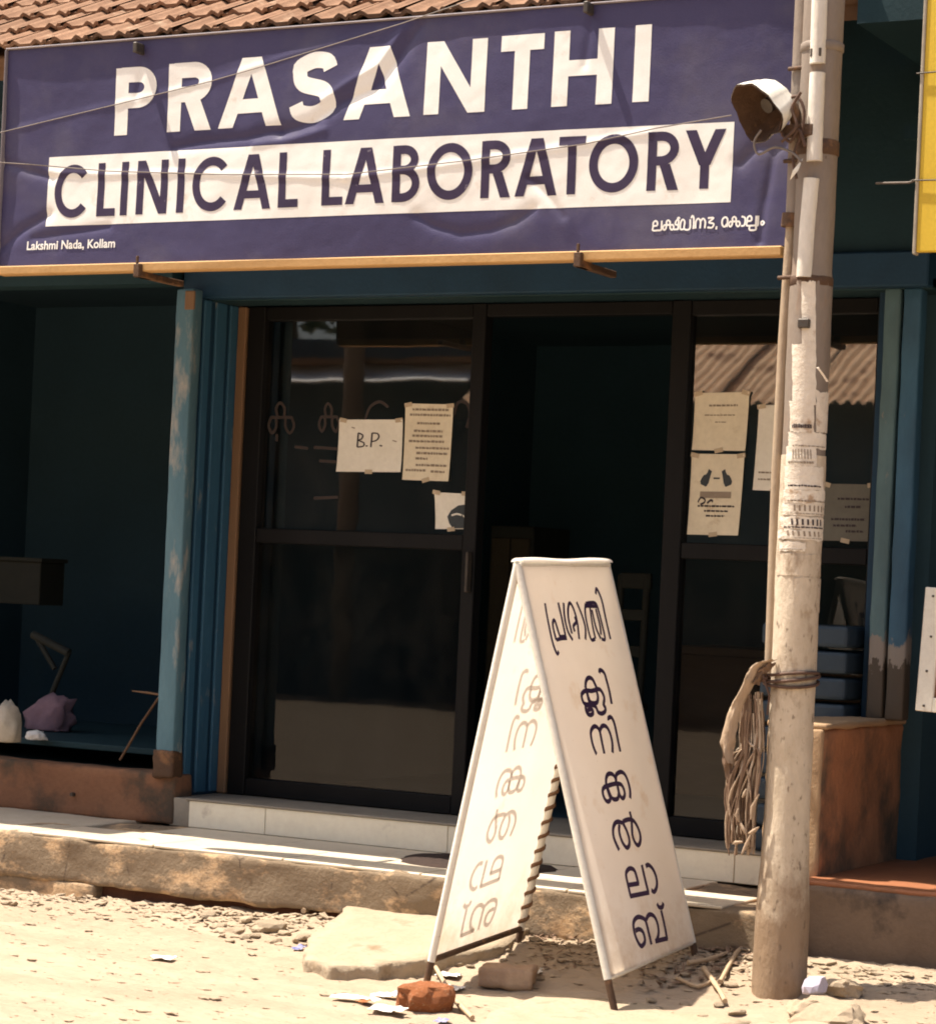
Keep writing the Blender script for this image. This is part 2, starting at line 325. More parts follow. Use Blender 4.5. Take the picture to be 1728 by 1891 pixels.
# ------------------------------------------------------------------ ribbons (lettering)
def crom(pts, step):
    """Catmull-Rom through pts, sampled"""
    P = [V(p) for p in pts]
    if len(P) == 2:
        n = max(1, int((P[1]-P[0]).length/step)); return [P[0].lerp(P[1], k/n) for k in range(n+1)]
    out = []
    for i in range(len(P)-1):
        a = P[i-1] if i else P[0]*2-P[1]; b, c = P[i], P[i+1]; d = P[i+2] if i+2 < len(P) else P[-1]*2-P[-2]
        n = max(2, int((c-b).length/step))
        for k in range(n):
            t = k/n; out.append(.5*((2*b)+(c-a)*t+(2*a-5*b+4*c-d)*t*t+(3*b-a-3*c+d)*t*t*t))
    out.append(P[-1]); return out
class Ink:
    """flat lettering in a 2-D frame, mapped on a surface by fn(s, t, lift)"""
    def __init__(s, fn, lift=.0008): s.fn = fn; s.mb = MB(); s.k = 0; s.lift = lift; s.fine = fn is globals().get('bsurf')
    def ribbon(s, pts, wd, step=.02, smooth=True):
        P = crom(pts, step) if smooth else [q for i in range(len(pts)-1) for q in crom(pts[i:i+2], step)[:-1]]+[V(pts[-1])]
        rows_ = []
        nc = max(1, math.ceil((max(wd) if isinstance(wd, list) else wd)/.0065)) if s.fine else 1
        for i, p in enumerate(P):
            t = P[min(i+1, len(P)-1)]-P[max(i-1, 0)]
            if t.length < 1e-9: t = V((1, 0))
            t.normalize(); n = V((-t.y, t.x)); ws = wd[i*(len(wd)-1)//max(1, len(P)-1)] if isinstance(wd, list) else wd
            lf = s.lift+s.k*.00004+i*.000003
            rows_ += [s.fn(*(p+n*ws*(.5-c/nc)), lf) for c in range(nc+1)]
        m = nc+1; s.mb.add(rows_, [(i*m+c, (i+1)*m+c, (i+1)*m+c+1, i*m+c+1) for i in range(len(P)-1) for c in range(nc)]); s.k = (s.k+1) % 9
    def quad(s, a, b, c, d, step=.0065):
        a, b, c, d = map(V, (a, b, c, d)); nu = max(1, int((b-a).length/step)); nv = max(1, int((d-a).length/step)); lf = s.lift+s.k*.00004
        s.mb.grid(lambda i, j: s.fn(*(a.lerp(b, i).lerp(d.lerp(c, i), j)), lf), nu, nv, False); s.k = (s.k+1) % 9
    def rect(s, x0, x1, z0, z1, step=.0065): s.quad((x0, z0), (x1, z0), (x1, z1), (x0, z1), step)
    def para(s, x0, z0, x1, z1, wd): s.quad((x0, z0), (x0+wd, z0), (x1+wd, z1), (x1, z1))
    def build(s, name, mat, parent, **kw): return s.mb.build(name, mat, parent, **kw)

def arc(cx, cz, rx, rz, a0, a1, n=20): return [(cx+rx*math.cos(math.radians(a0+(a1-a0)*k/n)), cz+rz*math.sin(math.radians(a0+(a1-a0)*k/n))) for k in range(n+1)]
def letter(I, ch, x0, x1, z0, z1, t):
    wv = x1-x0; h = z1-z0; xm = (x0+x1)/2; th = t*.92
    if ch == 'I': I.rect(xm-t/2, xm+t/2, z0, z1)
    elif ch == 'L': I.rect(x0, x0+t, z0, z1); I.rect(x0+t*.5, x1, z0, z0+th)
    elif ch == 'T': I.rect(xm-t/2, xm+t/2, z0, z1); I.rect(x0, x1, z1-th, z1)
    elif ch == 'H': I.rect(x0, x0+t, z0, z1); I.rect(x1-t, x1, z0, z1); I.rect(x0+t*.5, x1-t*.5, z0+h*.5-th/2, z0+h*.5+th/2)
    elif ch == 'N': I.rect(x0, x0+t, z0, z1); I.rect(x1-t, x1, z0, z1); I.para(x1-t*1.12, z0, x0, z1, t*1.12)
    elif ch == 'A':
        q = t*1.1; ap = q*.35
        I.para(x0, z0, xm-ap-q*.3, z1, q); I.para(x1-q, z0, xm+ap+q*.3-q, z1, q); I.rect(x0+wv*.24, x1-wv*.24, z0+h*.2, z0+h*.2+th*.95)
    elif ch in 'PRB':
        I.rect(x0, x0+t, z0, z1)
        def bowl(zb, zt, xr):
            rz = (zt-zb)/2-th/2; cz = (zt+zb)/2; rx = min(rz*1.15, (xr-x0)*.55); cx = xr-t/2-rx
            I.ribbon([(x0+t*.4, zt-th/2), (cx, zt-th/2)]+arc(cx, cz, rx, rz, 88, -88, 14)+[(cx, zb+th/2), (x0+t*.4, zb+th/2)], t*.96, .0065, False)
        if ch == 'B': bowl(z0+h*.49, z1, x1-wv*.07); bowl(z0, z0+h*.49+th, x1)
        else: bowl(z0+h*(.40 if ch == 'P' else .43), z1, x1)
        if ch == 'R': I.para(x1-t*1.15, z0, x0+wv*.38, z0+h*.45, t*1.2)
    elif ch == 'C': I.ribbon(arc(x0+wv*.52, (z0+z1)/2, wv*.52-t/2, h/2-t/2, 42, 318, 90), t, .0065)
    elif ch == 'O': I.ribbon(arc(xm, (z0+z1)/2, wv/2-t/2, h/2-t/2, 90, 450, 100), t, .0065)
    elif ch == 'Y': I.rect(xm-t/2, xm+t/2, z0, z0+h*.46); I.para(xm-t*.62, z0+h*.4, x0, z1, t*1.2); I.para(xm-t*.58, z0+h*.4, x1-t*1.2, z1, t*1.2)
    elif ch == 'S':
        e = t/2; I.ribbon([(x1-e*.9, z1-h*.25), (x1-wv*.22, z1-e*1.25), (xm, z1-e), (x0+wv*.2, z1-e*1.7), (x0+e*1.15, z1-h*.27), (x0+wv*.27, z0+h*.56), (x1-wv*.27, z0+h*.45), (x1-e, z0+h*.27), (x1-wv*.22, z0+e*1.6), (xm, z0+e), (x0+wv*.2, z0+e*1.35), (x0+e*.8, z0+h*.27)], t, .0065)

# ------------------------------------------------------------------ setting: ground, ledge
LEDGE_Y, LEDGE_Z, RISER_Y, TREAD_Z = -1.11, .40, -.384, .52
def gz(x, y):
    g1 = .160+.028*(min(max(x, -3), 3)+1.5); d = LEDGE_Y-y
    if d <= 0: return g1
    lo = .118 if x > 0 else .118+min(.02, -x*.01)
    k = min(1, d/.8); z = g1+(lo-g1)*(k*k*(3-2*k))
    return z-.02*min(1, max(0, d-.8)/2)
def gdisp(x, y):
    near = max(0, 1-abs(y-LEDGE_Y)/.75)
    d = .012*fbm(x*.6, y*1.6, 0, 5, 2.3)+.008*fbm(x*.6+9, y*2, 3, 4, 9)-.012*near
    d += (.006+.014*near)*max(0, fbm(x*.6, y*1.8, 5, 4, 16))+.004*fbm(x*.6, y*1.6, 7, 3, 38)
    return d
def frange(a, b, s):
    n = int(round((b-a)/s)); return [a+(b-a)*i/n for i in range(n+1)]
xs = [-120, -60, -30, -16, -10, -6, -4, -2.6]+frange(-2.1, 3.0, .016)+[3.5, 5, 8, 14, 30, 60, 120]
ys = [-120, -60, -35, -24, -16, -11, -8, -6, -4.8]+frange(-4.2, -1.0, .016)+[-.6, .5, 3, 8, 20, 60, 120]
g = MB(); nx = len(xs)
g.add([(x, y, gz(x, y)+(gdisp(x, y) if -2.2 < x < 3.1 and -4.3 < y < -.95 else 0) if y < -.5 else .1) for y in ys for x in xs],
      [(j*nx+i, j*nx+i+1, (j+1)*nx+i+1, (j+1)*nx+i) for j in range(len(ys)-1) for i in range(nx-1)], True)
tag(g.build('ground', m_dirt), kind='structure')

led = thing('pavement_ledge', 'raised cement ledge running along the shop front with grimy cracked face', 'ledge', (0, LEDGE_Y, LEDGE_Z)); led['kind'] = 'structure'
del led['category'], led['label']
MB().rough(-4.2, 1.90, LEDGE_Y, -.30, .215, LEDGE_Z-.004, .025, .013, 5, .014).build('kerb_face', m_kerb, led)
MB().rough(-4.2, 1.90, LEDGE_Y+.055, -.5, .02, .216, .05, .012, 8, .01, 4).build('recessed_footing', m_recess, led)
MB().rough(-4.2, -1.03, LEDGE_Y+.004, -.5, .02, .222, .04, .010, 7, .012, 9).build('kerb_plinth', m_kerb, led)
x = -4.0; lt = MB().box(-.298, .298, -.172, .172, -.008, .004, .003)
me_lt = lt.build('floor_tile', m_ledge_tile, None).data; bpy.data.objects.remove(bpy.data.objects['floor_tile'])
for r in range(2):
    for k in range(10):
        xx = -1.06+.602*k+(.3 if r else 0)-.6
        if xx-.3 < -1.4 or xx+.3 > 1.92: continue
        inst('floor_tile', me_lt, Matrix.Translation((xx, -1.105+.174+r*.348, LEDGE_Z+.001+random.uniform(-.001, .001))) @ Matrix.Rotation(random.uniform(-.003, .003), 4, 'Z'), led)
MB().rough(-4.2, -1.36, LEDGE_Y+.01, -.32, LEDGE_Z-.02, LEDGE_Z+.004, .06, .005, 5, .006, 3).build('cement_top', m_nosing, led)

# doorstep with a tiled riser
step = thing('doorstep', 'low step of cream riser tiles with stone tread in front of glass doors', 'step', (.3, RISER_Y, LEDGE_Z))
MB().rough(-1.19, 1.70, RISER_Y+.006, .3, LEDGE_Z, TREAD_Z, .08, .002, 6, .004).build('tread', m_tread, step)
edges = [-1.085, -.70, .167, 1.03, 1.40, 1.70]
me_t = {}
for a, b in zip(edges[:-1], edges[1:]):
    MB().box(a+.0015, b-.0015, RISER_Y-.004, RISER_Y+.01, LEDGE_Z+.003, TREAD_Z-.006, .0015).build('riser_tile', m_tile, step)
MB().box(-1.10, 1.70, RISER_Y-.010, RISER_Y+.02, TREAD_Z-.006, TREAD_Z+.004, .003).build('nosing', m_tread, step)

# ------------------------------------------------------------------ the laboratory building
lab = thing('laboratory_shop', 'dark shop front with blue painted beam and posts under the laboratory sign', 'shop', (.3, 1.2, .5))
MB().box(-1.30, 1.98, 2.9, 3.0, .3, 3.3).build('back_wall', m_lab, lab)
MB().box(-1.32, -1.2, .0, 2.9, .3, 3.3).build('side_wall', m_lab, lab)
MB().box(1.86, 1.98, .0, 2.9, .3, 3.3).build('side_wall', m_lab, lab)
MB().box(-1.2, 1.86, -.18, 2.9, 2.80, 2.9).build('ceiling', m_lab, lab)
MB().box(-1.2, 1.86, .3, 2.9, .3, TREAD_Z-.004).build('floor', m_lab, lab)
MB().box(-1.30, 2.02, -.30, -.18, 2.66, 2.79, .006).build('beam', m_shadeblue, lab)
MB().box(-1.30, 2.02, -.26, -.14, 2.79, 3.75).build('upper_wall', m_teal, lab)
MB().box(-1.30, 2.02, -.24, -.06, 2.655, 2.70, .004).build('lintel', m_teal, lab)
# posts: ribbed reveal on the left, twin posts on the right
pl = MB().rough(-1.262, -1.172, -.40, -.33, .655, 2.69, .06, .003, 8, .008).build('post', m_bluepost, lab, label='pale blue worn post between the dark stall and the door')
MB().rough(-1.27, -1.165, -.41, -.325, .60, .72, .02, .010, 14, .01).build('rusty_foot', m_rust, pl)
MB().box(-1.215, -1.165, -.405, -.395, 2.60, 2.68, .003).build('bare_patch', m_tan, pl)
MB().box(-1.30, -1.19, -.33, -.02, .52, 2.66, .003).build('reveal', m_shadeblue, lab)
rv = MB()
for k, (y0, y1) in enumerate(((-.30, -.25), (-.21, -.13), (-.10, -.03))): rv.box(-1.192, -1.178, y0, y1, .53, 2.655, .004)
rv.build('reveal_moulding', m_blue, lab)
for x0, x1, m in ((1.838, 1.900, worn_post((.09, .165, .18))), (1.912, 1.982, worn_post((.035, .115, .19)))):
    p = MB().rough(x0, x1, -.245, -.17, 1.05, 2.66, .06, .003, 8, .008, x0*9).build('post', m, lab)
MB().box(1.79, 1.84, -.16, -.03, .52, 2.66, .003).build('reveal', m_shadeblue, lab)

# glazed front
gd = thing('glass_front', 'brown framed glazed shop front with an open doorway in the middle', 'glass door', (.3, 0, .52))
def frame(x0, x1, y0, y1, z0, z1, nm='stile'): return MB().box(x0, x1, y0, y1, z0, z1, .004).build(nm, m_frame, gd)
MB().box(-1.177, -1.134, -.05, .03, .525, 2.654, .004).build('wood_bead', m_tan, gd)
frame(-1.132, -1.045, -.035, .035, .522, 2.655); frame(-.018, .043, -.035, .035, .522, 2.655)
frame(.885, .965, -.035, .035, .522, 2.655); frame(1.742, 1.79, -.035, .035, .522, 2.655)
for x0, x1 in ((-1.044, -.019), (.966, 1.741)):
    for z0, z1, nm in ((2.595, 2.654, 'top_rail'), (1.625, 1.69, 'middle_rail'), (.523, .598, 'bottom_rail')): frame(x0, x1, -.03, .03, z0, z1, nm)
    for z0, z1 in ((1.691, 2.594), (.599, 1.624)):
        MB().add([(x0, 0, z0), (x1, 0, z0), (x1, 0, z1), (x0, 0, z1)], [(0, 1, 2, 3)]).build('pane', m_glass if z0 > 1.6 else m_glassclear, gd)
frame(.044, .884, -.03, .03, 2.60, 2.654, 'top_rail')
MB().box(.02, .032, -.075, -.036, 1.45, 1.62, .004).build('handle', m_darksteel, gd)

# faded vinyl characters on the left pane
def plane_y(y): return lambda s, t, l: V((s, y-l, t))
def to_y(pts, y): return [(Py(u, v, y).x, Py(u, v, y).z) for u, v in pts]
def sc(pts, ox, oy, k): return [(ox+a/k, oy+b/k) for a, b in pts]
VIN = M('faded_vinyl', (.05, .037, .032), (.03, .024, .022), 14, .8, 0)
KAV = [[(.36, .52), (.30, .82), (.46, 1), (.64, .82), (.62, .52)], [(.08, .52), (.95, .52)], [(.10, .52), (0, .25), (.14, 0), (.3, .2), (.3, .52)], [(.92, .52), (1.02, .25), (.86, 0), (.68, .2), (.68, .52)]]
gv_ = lambda G, u, v, w_, h_: [[(u+a*w_, v-b*h_) for a, b in st] for st in G]
for gl in (gv_(KAV, 497, 800, 46, 56)+[[(512, 802), (512, 815)]], gv_(KAV, 590, 797, 36, 52), [[(675, 775), (684, 752), (702, 742), (718, 752)]], [[(838, 768), (846, 744), (862, 745), (868, 765), (862, 790)]],
           [[(545, 825), (570, 828)]], [[(580, 826), (624, 829)]], [[(590, 851), (622, 853)]], [[(580, 920), (625, 918)]]):
    I = Ink(plane_y(-.002))
    for st in gl: I.ribbon(to_y(st, 0), .013, .01)
    I.build('vinyl_letter', VIN, gd)

# ------------------------------------------------------------------ tiled roof
EY, EZ, PITCH, EXPO, TW = -1.10, 3.585, math.radians(28), .235, .205
roof = thing('tiled_roof', 'weathered terracotta tiled roof edge above the purple sign', 'roof', (0, EY, EZ))
def tile_mesh():
    mb = MB(); n = 16; L = .30
    prof = lambda i: .017*(max(0, math.cos((i-.25)*4*math.pi))**1.5)+.004
    def f(i, j): return V(((i-.5)*(TW+.012), j*L, prof(i)+.010*(1-j)+(.012 if i > .93 else 0)))
    mb.grid(f, n, 4)
    mb.grid(lambda i, j: f(i, 0)-V((0, 0, .016*(1-j))), n, 1, False)
    mb.grid(lambda i, j: f(i, j)-V((0, 0, .016)), n, 2, False, True)
    o = mb.build('roof_tile', m_terra); me = o.data; bpy.data.objects.remove(o); return me
me_rt = tile_mesh()
RM = Matrix.Translation((0, EY, EZ)) @ Matrix.Rotation(PITCH, 4, 'X')
for r in range(4):
    for k in range(22):
        xx = -2.38+k*TW+(TW/2 if r % 2 else 0)
        Mx = RM @ Matrix.Translation((xx, r*EXPO+random.uniform(-.012, .008), .012+.018*0+random.uniform(-.003, .004))) @ Matrix.Rotation(random.uniform(-.03, .03), 4, 'Z') @ Matrix.Rotation(-.055+random.uniform(-.01, .01), 4, 'X')
        inst('roof_tile', me_rt, Mx, roof)
d = MB()
d.box(-2.45, 2.15, .02, 5.0, -.07, -.035, M=RM).box(-2.45, 2.15, 4*EXPO+.02, 5.0, -.034, .02, M=RM)
d.build('roof_deck', m_wood, roof)
MB().box(-2.42, 2.12, .03, .055, -.13, -.03, M=RM).build('eave_board', m_wood, roof)
nr = thing('unseen_shade_roof', 'unseen roof slab added left of the laboratory to shade the ledge', 'roof', (-3.4, -1.33, 3.6))
MB().box(-4.6, -2.46, -1.33, 1.5, 3.60, 3.66).build('unseen_shade_slab', m_terra, nr)  # out of view; eave placed to throw the shadow edge across the ledge

# ------------------------------------------------------------------ laboratory sign
BY = -1.32; BX0, BX1, BZ0, BZ1 = -1.480, 1.868, 2.664, 3.526
sign = thing('shop_sign', 'long purple flex sign reading Prasanthi Clinical Laboratory in white capitals', 'sign', (.2, BY, 2.66))
FOLDS = []   # (points, amplitude, half width)
def fold(px, amp, wd):
    P = to_y(px, BY); FOLDS.append(([V(p) for p in P], amp, wd))
fold([(775, 48), (735, 110), (690, 165), (630, 190), (580, 225), (520, 245)], -.018, .035)
fold([(745, 55), (700, 120), (650, 150), (598, 185)], .010, .025)
fold([(520, 240), (450, 255), (370, 262), (320, 272)], -.016, .030)
fold([(600, 240), (540, 258), (470, 268)], .008, .02)
fold([(5, 300), (50, 315), (95, 328)], -.014, .022)
fold([(5, 455), (40, 425), (90, 395)], -.016, .026)
fold([(60, 440), (130, 430), (200, 418)], -.010, .024)
fold([(770, 400), (800, 418), (850, 432), (905, 425), (950, 410), (985, 385)], -.014, .026)
fold([(1425, 280), (1418, 330), (1405, 400), (1402, 445)], -.012, .022)
fold([(1365, 300), (1395, 270), (1440, 268)], -.016, .03)
fold([(5, 245), (110, 215), (215, 192), (390, 150), (560, 95), (740, 45)], .004, .013)
fold([(90, 318), (200, 322), (330, 318), (470, 325), (640, 330)], .006, .014)
fold([(640, 330), (800, 310), (1000, 280), (1200, 245)], .006, .014)
fold([(263, 100), (258, 140), (250, 180)], -.006, .02)
fold([(1092, 25), (1088, 70), (1080, 120)], -.006, .02)
fold([(980, 330), (1010, 360), (1040, 400)], -.008, .02)
def segd(p, a, b):
    ab = b-a; t = max(0, min(1, (p-a).dot(ab)/max(1e-9, ab.dot(ab)))); return (p-(a+ab*t)).length
def bdisp(x, z):
    p = V((x, z)); d = .010*math.sin(x*2.1+.6)*math.sin((z-BZ0)/(BZ1-BZ0)*math.pi)+.004*fbm(x, z, 2, 3, 1.7)+.0012*fbm(x, z, 2, 3, 9)
    for P, a, wd in FOLDS:
        if x < min(q.x for q in P)-3*wd or x > max(q.x for q in P)+3*wd: continue
        m = min(segd(p, P[i], P[i+1]) for i in range(len(P)-1))
        if m < 3*wd: d += .55*a*(.55*math.exp(-(m/wd)**2)+.45*math.exp(-(m/max(.013, wd*.45))**2))
    return d
BCACHE = {}
def bsurf(s, t, l):
    k = (round(s, 4), round(t, 4))
    if k not in BCACHE: BCACHE[k] = bdisp(s, t)
    return V((s, BY-BCACHE[k]-l, t))
NBX, NBZ = 560, 150
MB().grid(lambda i, j: bsurf(BX0+(BX1-BX0)*i, BZ0+(BZ1-BZ0)*j, 0), NBX, NBZ).build('flex_sheet', m_purple, sign)
bk = MB(); bk.box(BX0, BX1, BY+.035, BY+.05, BZ0, BZ1)
bk.build('backing_board', m_wood, sign)
MB().box(BX0+.005, BX1-.02, BY-.022, BY+.034, BZ0-.036, BZ0-.002, .004).build('bottom_batten', m_batten, sign)
fr = MB()
fr.box(BX0-.007, BX0, BY-.015, BY+.04, BZ0-.03, BZ1, .003); fr.box(BX0-.007, BX1, BY-.012, BY+.04, BZ1+.001, BZ1+.008, .003)
fr.build('edge_strip', m_edge, sign)
I = Ink(bsurf, .0007); I.rect(-1.258, 1.646, 2.818, 3.092, .0062); I.build('white_band', m_white, sign)
def zline(u0, v0, u1, v1):
    a, b = Py(u0, v0, BY), Py(u1, v1, BY)
    return lambda x: a.z+(b.z-a.z)*(x-a.x)/(b.x-a.x)
top1, bot1 = zline(212, 127, 1200, 45), zline(212, 250, 1200, 187)
I = Ink(bsurf, .0014)
for ch, u0, u1, vm in (('P', 212, 288, 185), ('R', 310, 390, 180), ('A', 405, 522, 170), ('S', 539, 622, 162), ('A', 639, 762, 155), ('N', 787, 898, 148), ('T', 924, 1003, 140), ('H', 1022, 1132, 130), ('I', 1166, 1205, 117)):
    x0, x1 = Py(u0, vm, BY).x, Py(u1, vm, BY).x; xm = (x0+x1)/2
    I = Ink(bsurf, .0009); letter(I, ch, x0, x1, bot1(xm), top1(xm), .061); I.build('name_letter', m_white, sign)
top2, bot2 = zline(110, 305, 1336, 237), zline(110, 403, 1300, 348)
I = Ink(bsurf, .0030)
for ch, u0, u1 in (('C', 100, 165), ('L', 179, 213), ('I', 221, 237), ('N', 252, 309), ('I', 326, 341), ('C', 355, 425), ('A', 433, 502), ('L', 516, 553), ('L', 597, 636), ('A', 641, 713), ('B', 727, 778), ('O', 791, 874), ('R', 890, 944), ('A', 953, 1030), ('T', 1032, 1081), ('O', 1088, 1178), ('R', 1195, 1252), ('Y', 1263, 1337)):
    vm = 354-(u0-100)*.05
    x0, x1 = Py(u0, vm, BY).x, Py(u1, vm, BY).x; xm = (x0+x1)/2
    I = Ink(bsurf, .0015); letter(I, ch, x0, x1, bot2(xm), top2(xm), .0335); I.build('letter', m_purpleink, sign)
def text_ink(body, x0, z0, wd, surf, lift, name, mat, parent, bold=.0):
    cu = bpy.data.curves.new('t', 'FONT'); cu.body = body; cu.size = 1; cu.offset = bold
    o = bpy.data.objects.new('t', cu); COL.objects.link(o); dg = bpy.context.evaluated_depsgraph_get(); dg.update()
    me = bpy.data.meshes.new_from_object(o.evaluated_get(dg)); bpy.data.objects.remove(o)
    if not me.vertices: return None
    xa = min(v.co.x for v in me.vertices); xb = max(v.co.x for v in me.vertices); k = wd/(xb-xa)
    mb = MB(); mb.add([surf(x0+(v.co.x-xa)*k, z0+v.co.y*k, lift) for v in me.vertices], [tuple(p.vertices) for p in me.polygons])
    return tag(mb.build(name, mat, parent), kind='stuff')
text_ink('Lakshmi Nada, Kollam', -1.343, 2.727, .43, bsurf, .002, 'small_lettering', m_white, sign, .022)
LA = [[(.42, .5), (.42, .82), (.24, 1), (.04, .8), (.04, .4), (.04, .03), (.82, .03)], [(.82, .03), (.82, 1)], [(.04, .47), (.42, .5)]]
KA = [[(.36, .52), (.30, .82), (.46, 1), (.64, .82), (.62, .52)], [(.08, .52), (.95, .52)], [(.10, .52), (0, .25), (.14, 0), (.3, .2), (.3, .52)], [(.92, .52), (1.02, .25), (.86, 0), (.68, .2), (.68, .52)]]
GL = {'la': (LA, .95), 'ka': (KA, 1.12), 'ksha': (KA+[[(1.0, .05), (1.42, .05)], [(1.42, .0), (1.42, 1), (1.2, .9), (1.15, .55), (1.42, .5)], [(1.3, 1.12), (1.42, 1.25), (1.52, 1.12)]], 1.6),
      'mi': ([[(.4, .03), (.04, .03), (.04, .75), (.22, 1), (.4, .75), (.4, .03), (.9, .03), (.9, 1)], [(.98, 1.1), (1.08, 1.35), (1.22, 1.1), (1.24, 0)]], 1.4),
      'na': ([[(.03, 0), (.03, .7), (.24, 1), (.46, .7), (.46, 0)], [(.46, .7), (.68, 1), (.9, .7), (.9, 0)]], 1.05), 'tta': ([[(.08, 1), (.62, .98), (.2, .56), (.66, .4), (.5, .02), (.08, .06)]], .8),
      'comma': ([[(.14, .12), (.1, -.2)]], .55), 'e': ([[(.5, .3), (.3, .02), (.08, .3), (.1, .8), (.34, 1), (.56, .75), (.52, 0)]], .68), 'aa': ([[(0, .98), (.3, .85), (.36, .45), (.26, .05), (0, .03)]], .5),
      'lla': (LA+[[(.3, .03), (.3, -.4), (.82, -.4), (.82, .03)], [(.98, 1), (.98, .03), (.82, .03)]], 1.15), 'anusvara': ([[(.05, .25), (.2, .45), (.38, .25), (.2, .05), (.05, .25)]], .5)}
ws = ('la', 'ksha', 'mi', 'na', 'tta', 'comma', 'e', 'ka', 'aa', 'lla', 'anusvara'); kx = .412/sum(GL[q_][1] for q_ in ws); x = 1.364; I = Ink(bsurf, .002)
for q_ in ws:
    for st in GL[q_][0]: I.ribbon([(x+a_*kx, 2.728+b_*.034+(x-1.364)*.02) for a_, b_ in st], .0062, .004)
    x += GL[q_][1]*kx
I.build('small_lettering', m_white, sign, kind='stuff')
for px in (265, 1075):   # brackets carrying the board, and its top ties
    a = Py(px, 484, BY)
    b = MB(); b.box(a.x-.014, a.x+.014, BY-.045, BY+.05, 2.604, 2.655, .003); b.box(a.x-.013, a.x+.013, BY-.03, BY+.26, 2.604, 2.628, .003)
    b.box(a.x-.005, a.x+.005, BY-.044, BY-.034, 2.655, 2.685, .002); b.build('bracket', m_rust, sign)
for px, py_ in ((263, 88), (1092, 14)):
    a = Py(px, py_, BY); MB().box(a.x-.009, a.x+.009, BY-.05, BY+.1, a.z-.028, a.z+.012, .003).build('tie_bolt', m_darksteel, sign)

# ------------------------------------------------------------------ left stall
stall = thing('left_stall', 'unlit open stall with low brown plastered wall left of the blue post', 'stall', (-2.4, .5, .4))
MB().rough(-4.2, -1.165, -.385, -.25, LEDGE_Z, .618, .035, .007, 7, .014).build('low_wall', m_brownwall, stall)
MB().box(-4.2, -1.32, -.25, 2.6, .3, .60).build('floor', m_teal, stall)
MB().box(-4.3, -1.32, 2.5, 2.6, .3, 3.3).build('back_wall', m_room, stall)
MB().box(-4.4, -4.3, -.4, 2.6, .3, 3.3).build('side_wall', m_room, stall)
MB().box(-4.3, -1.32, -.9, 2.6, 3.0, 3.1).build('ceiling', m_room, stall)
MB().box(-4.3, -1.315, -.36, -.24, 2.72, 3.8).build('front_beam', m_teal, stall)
a = Py(135, 1467, -.39); MB().tube([a+V((0, -.012, 0)), a+V((0, .02, 0))], .009, 8).build('drain_stub', m_darksteel, stall)

def crumple(c, sx, sy, sz, seed, pw=1., fl=.0, sub=3, amp=.45, peak=0.):
    bm = bmesh.new(); bmesh.ops.create_icosphere(bm, subdivisions=sub, radius=1)
    for v in bm.verts:
        n = v.co.normalized(); d = 1+amp*(abs(mn.noise(n*2.1+V((seed, 0, 0))))*1.6-.4)+amp*.35*mn.noise(n*5+V((0, seed, 0)))
        p = n*d
        if peak and p.z > 0: p.x += peak*p.z*p.z; p.z *= 1.15
        if p.z < -.35: p.z = -.35-.1*(p.z+.35)
        v.co = V(c)+V((p.x*sx, p.y*sy, (p.z+.38)*sz))
    return MB().bm(bm, True)
MB().box(-4.2, -1.34, -.16, 1.2, .672, .70, .004).build('counter_board', m_teal, stall)
a = Pz(92, 1350, .70); tag(crumple((a.x, a.y, .70), .125, .09, .115, 3, amp=.5, peak=.35).build('pink_bag', m_pink), 'crumpled dusty pink cloth bag slumped inside the dark stall', 'bag')
a = Pz(10, 1372, .70); tag(crumple((a.x, a.y, .70), .07, .06, .135, 8, amp=.3).build('plastic_bag', m_bag), 'upright pale plastic bag at the left edge of the stall floor', 'bag')
a = Pz(66, 1366, .70); tag(crumple((a.x, a.y, .70), .05, .04, .03, 5, amp=.5).build('crumpled_paper', m_litter), 'small white crumpled paper below the pink bag', 'paper')
tag(MB().tube([Py(222, 1404, -.25), Py(262, 1335, -.2), Py(312, 1262, -.16)], .006, 6).build('leaning_stick', m_wood), 'thin brown stick leaning against the pale blue post inside the stall', 'stick')
tag(MB().tube([Py(245, 1276, -.1), Py(272, 1279, -.12), Py(302, 1284, -.14)], [.003, .006, .005], 6).build('broken_twig', m_tan), 'short pale twig lodged across the leaning stick', 'twig')
st = thing('wooden_stool', 'tipped over wooden stool behind the pink bag in the stall', 'stool', Py(100, 1290, .35))
b = Py(95, 1210, .4); MB().tube([Py(62, 1172, .4), Py(128, 1206, .4)], .022, 6).build('seat', m_dimwood, st)
for p in (((128, 1204), (92, 1292)), ((70, 1180), (102, 1235))): MB().tube([Py(*p[0], .4), Py(*p[1], .4)], .013, 6).build('leg', m_dimwood, st)
sh = thing('wall_shelf', 'dim wooden shelf box on the stall back wall at left edge', 'shelf', Py(30, 1110, .9))
a, b = Py(-30, 1112, .9), Py(76, 1038, .9)
MB().box(a.x, b.x, .9, 1.1, a.z, b.z, .004).build('box_front', m_dimwood, sh); MB().box(a.x-.02, b.x+.02, .88, 1.1, b.z, b.z+.02, .003).build('top_board', m_dimwood, sh)

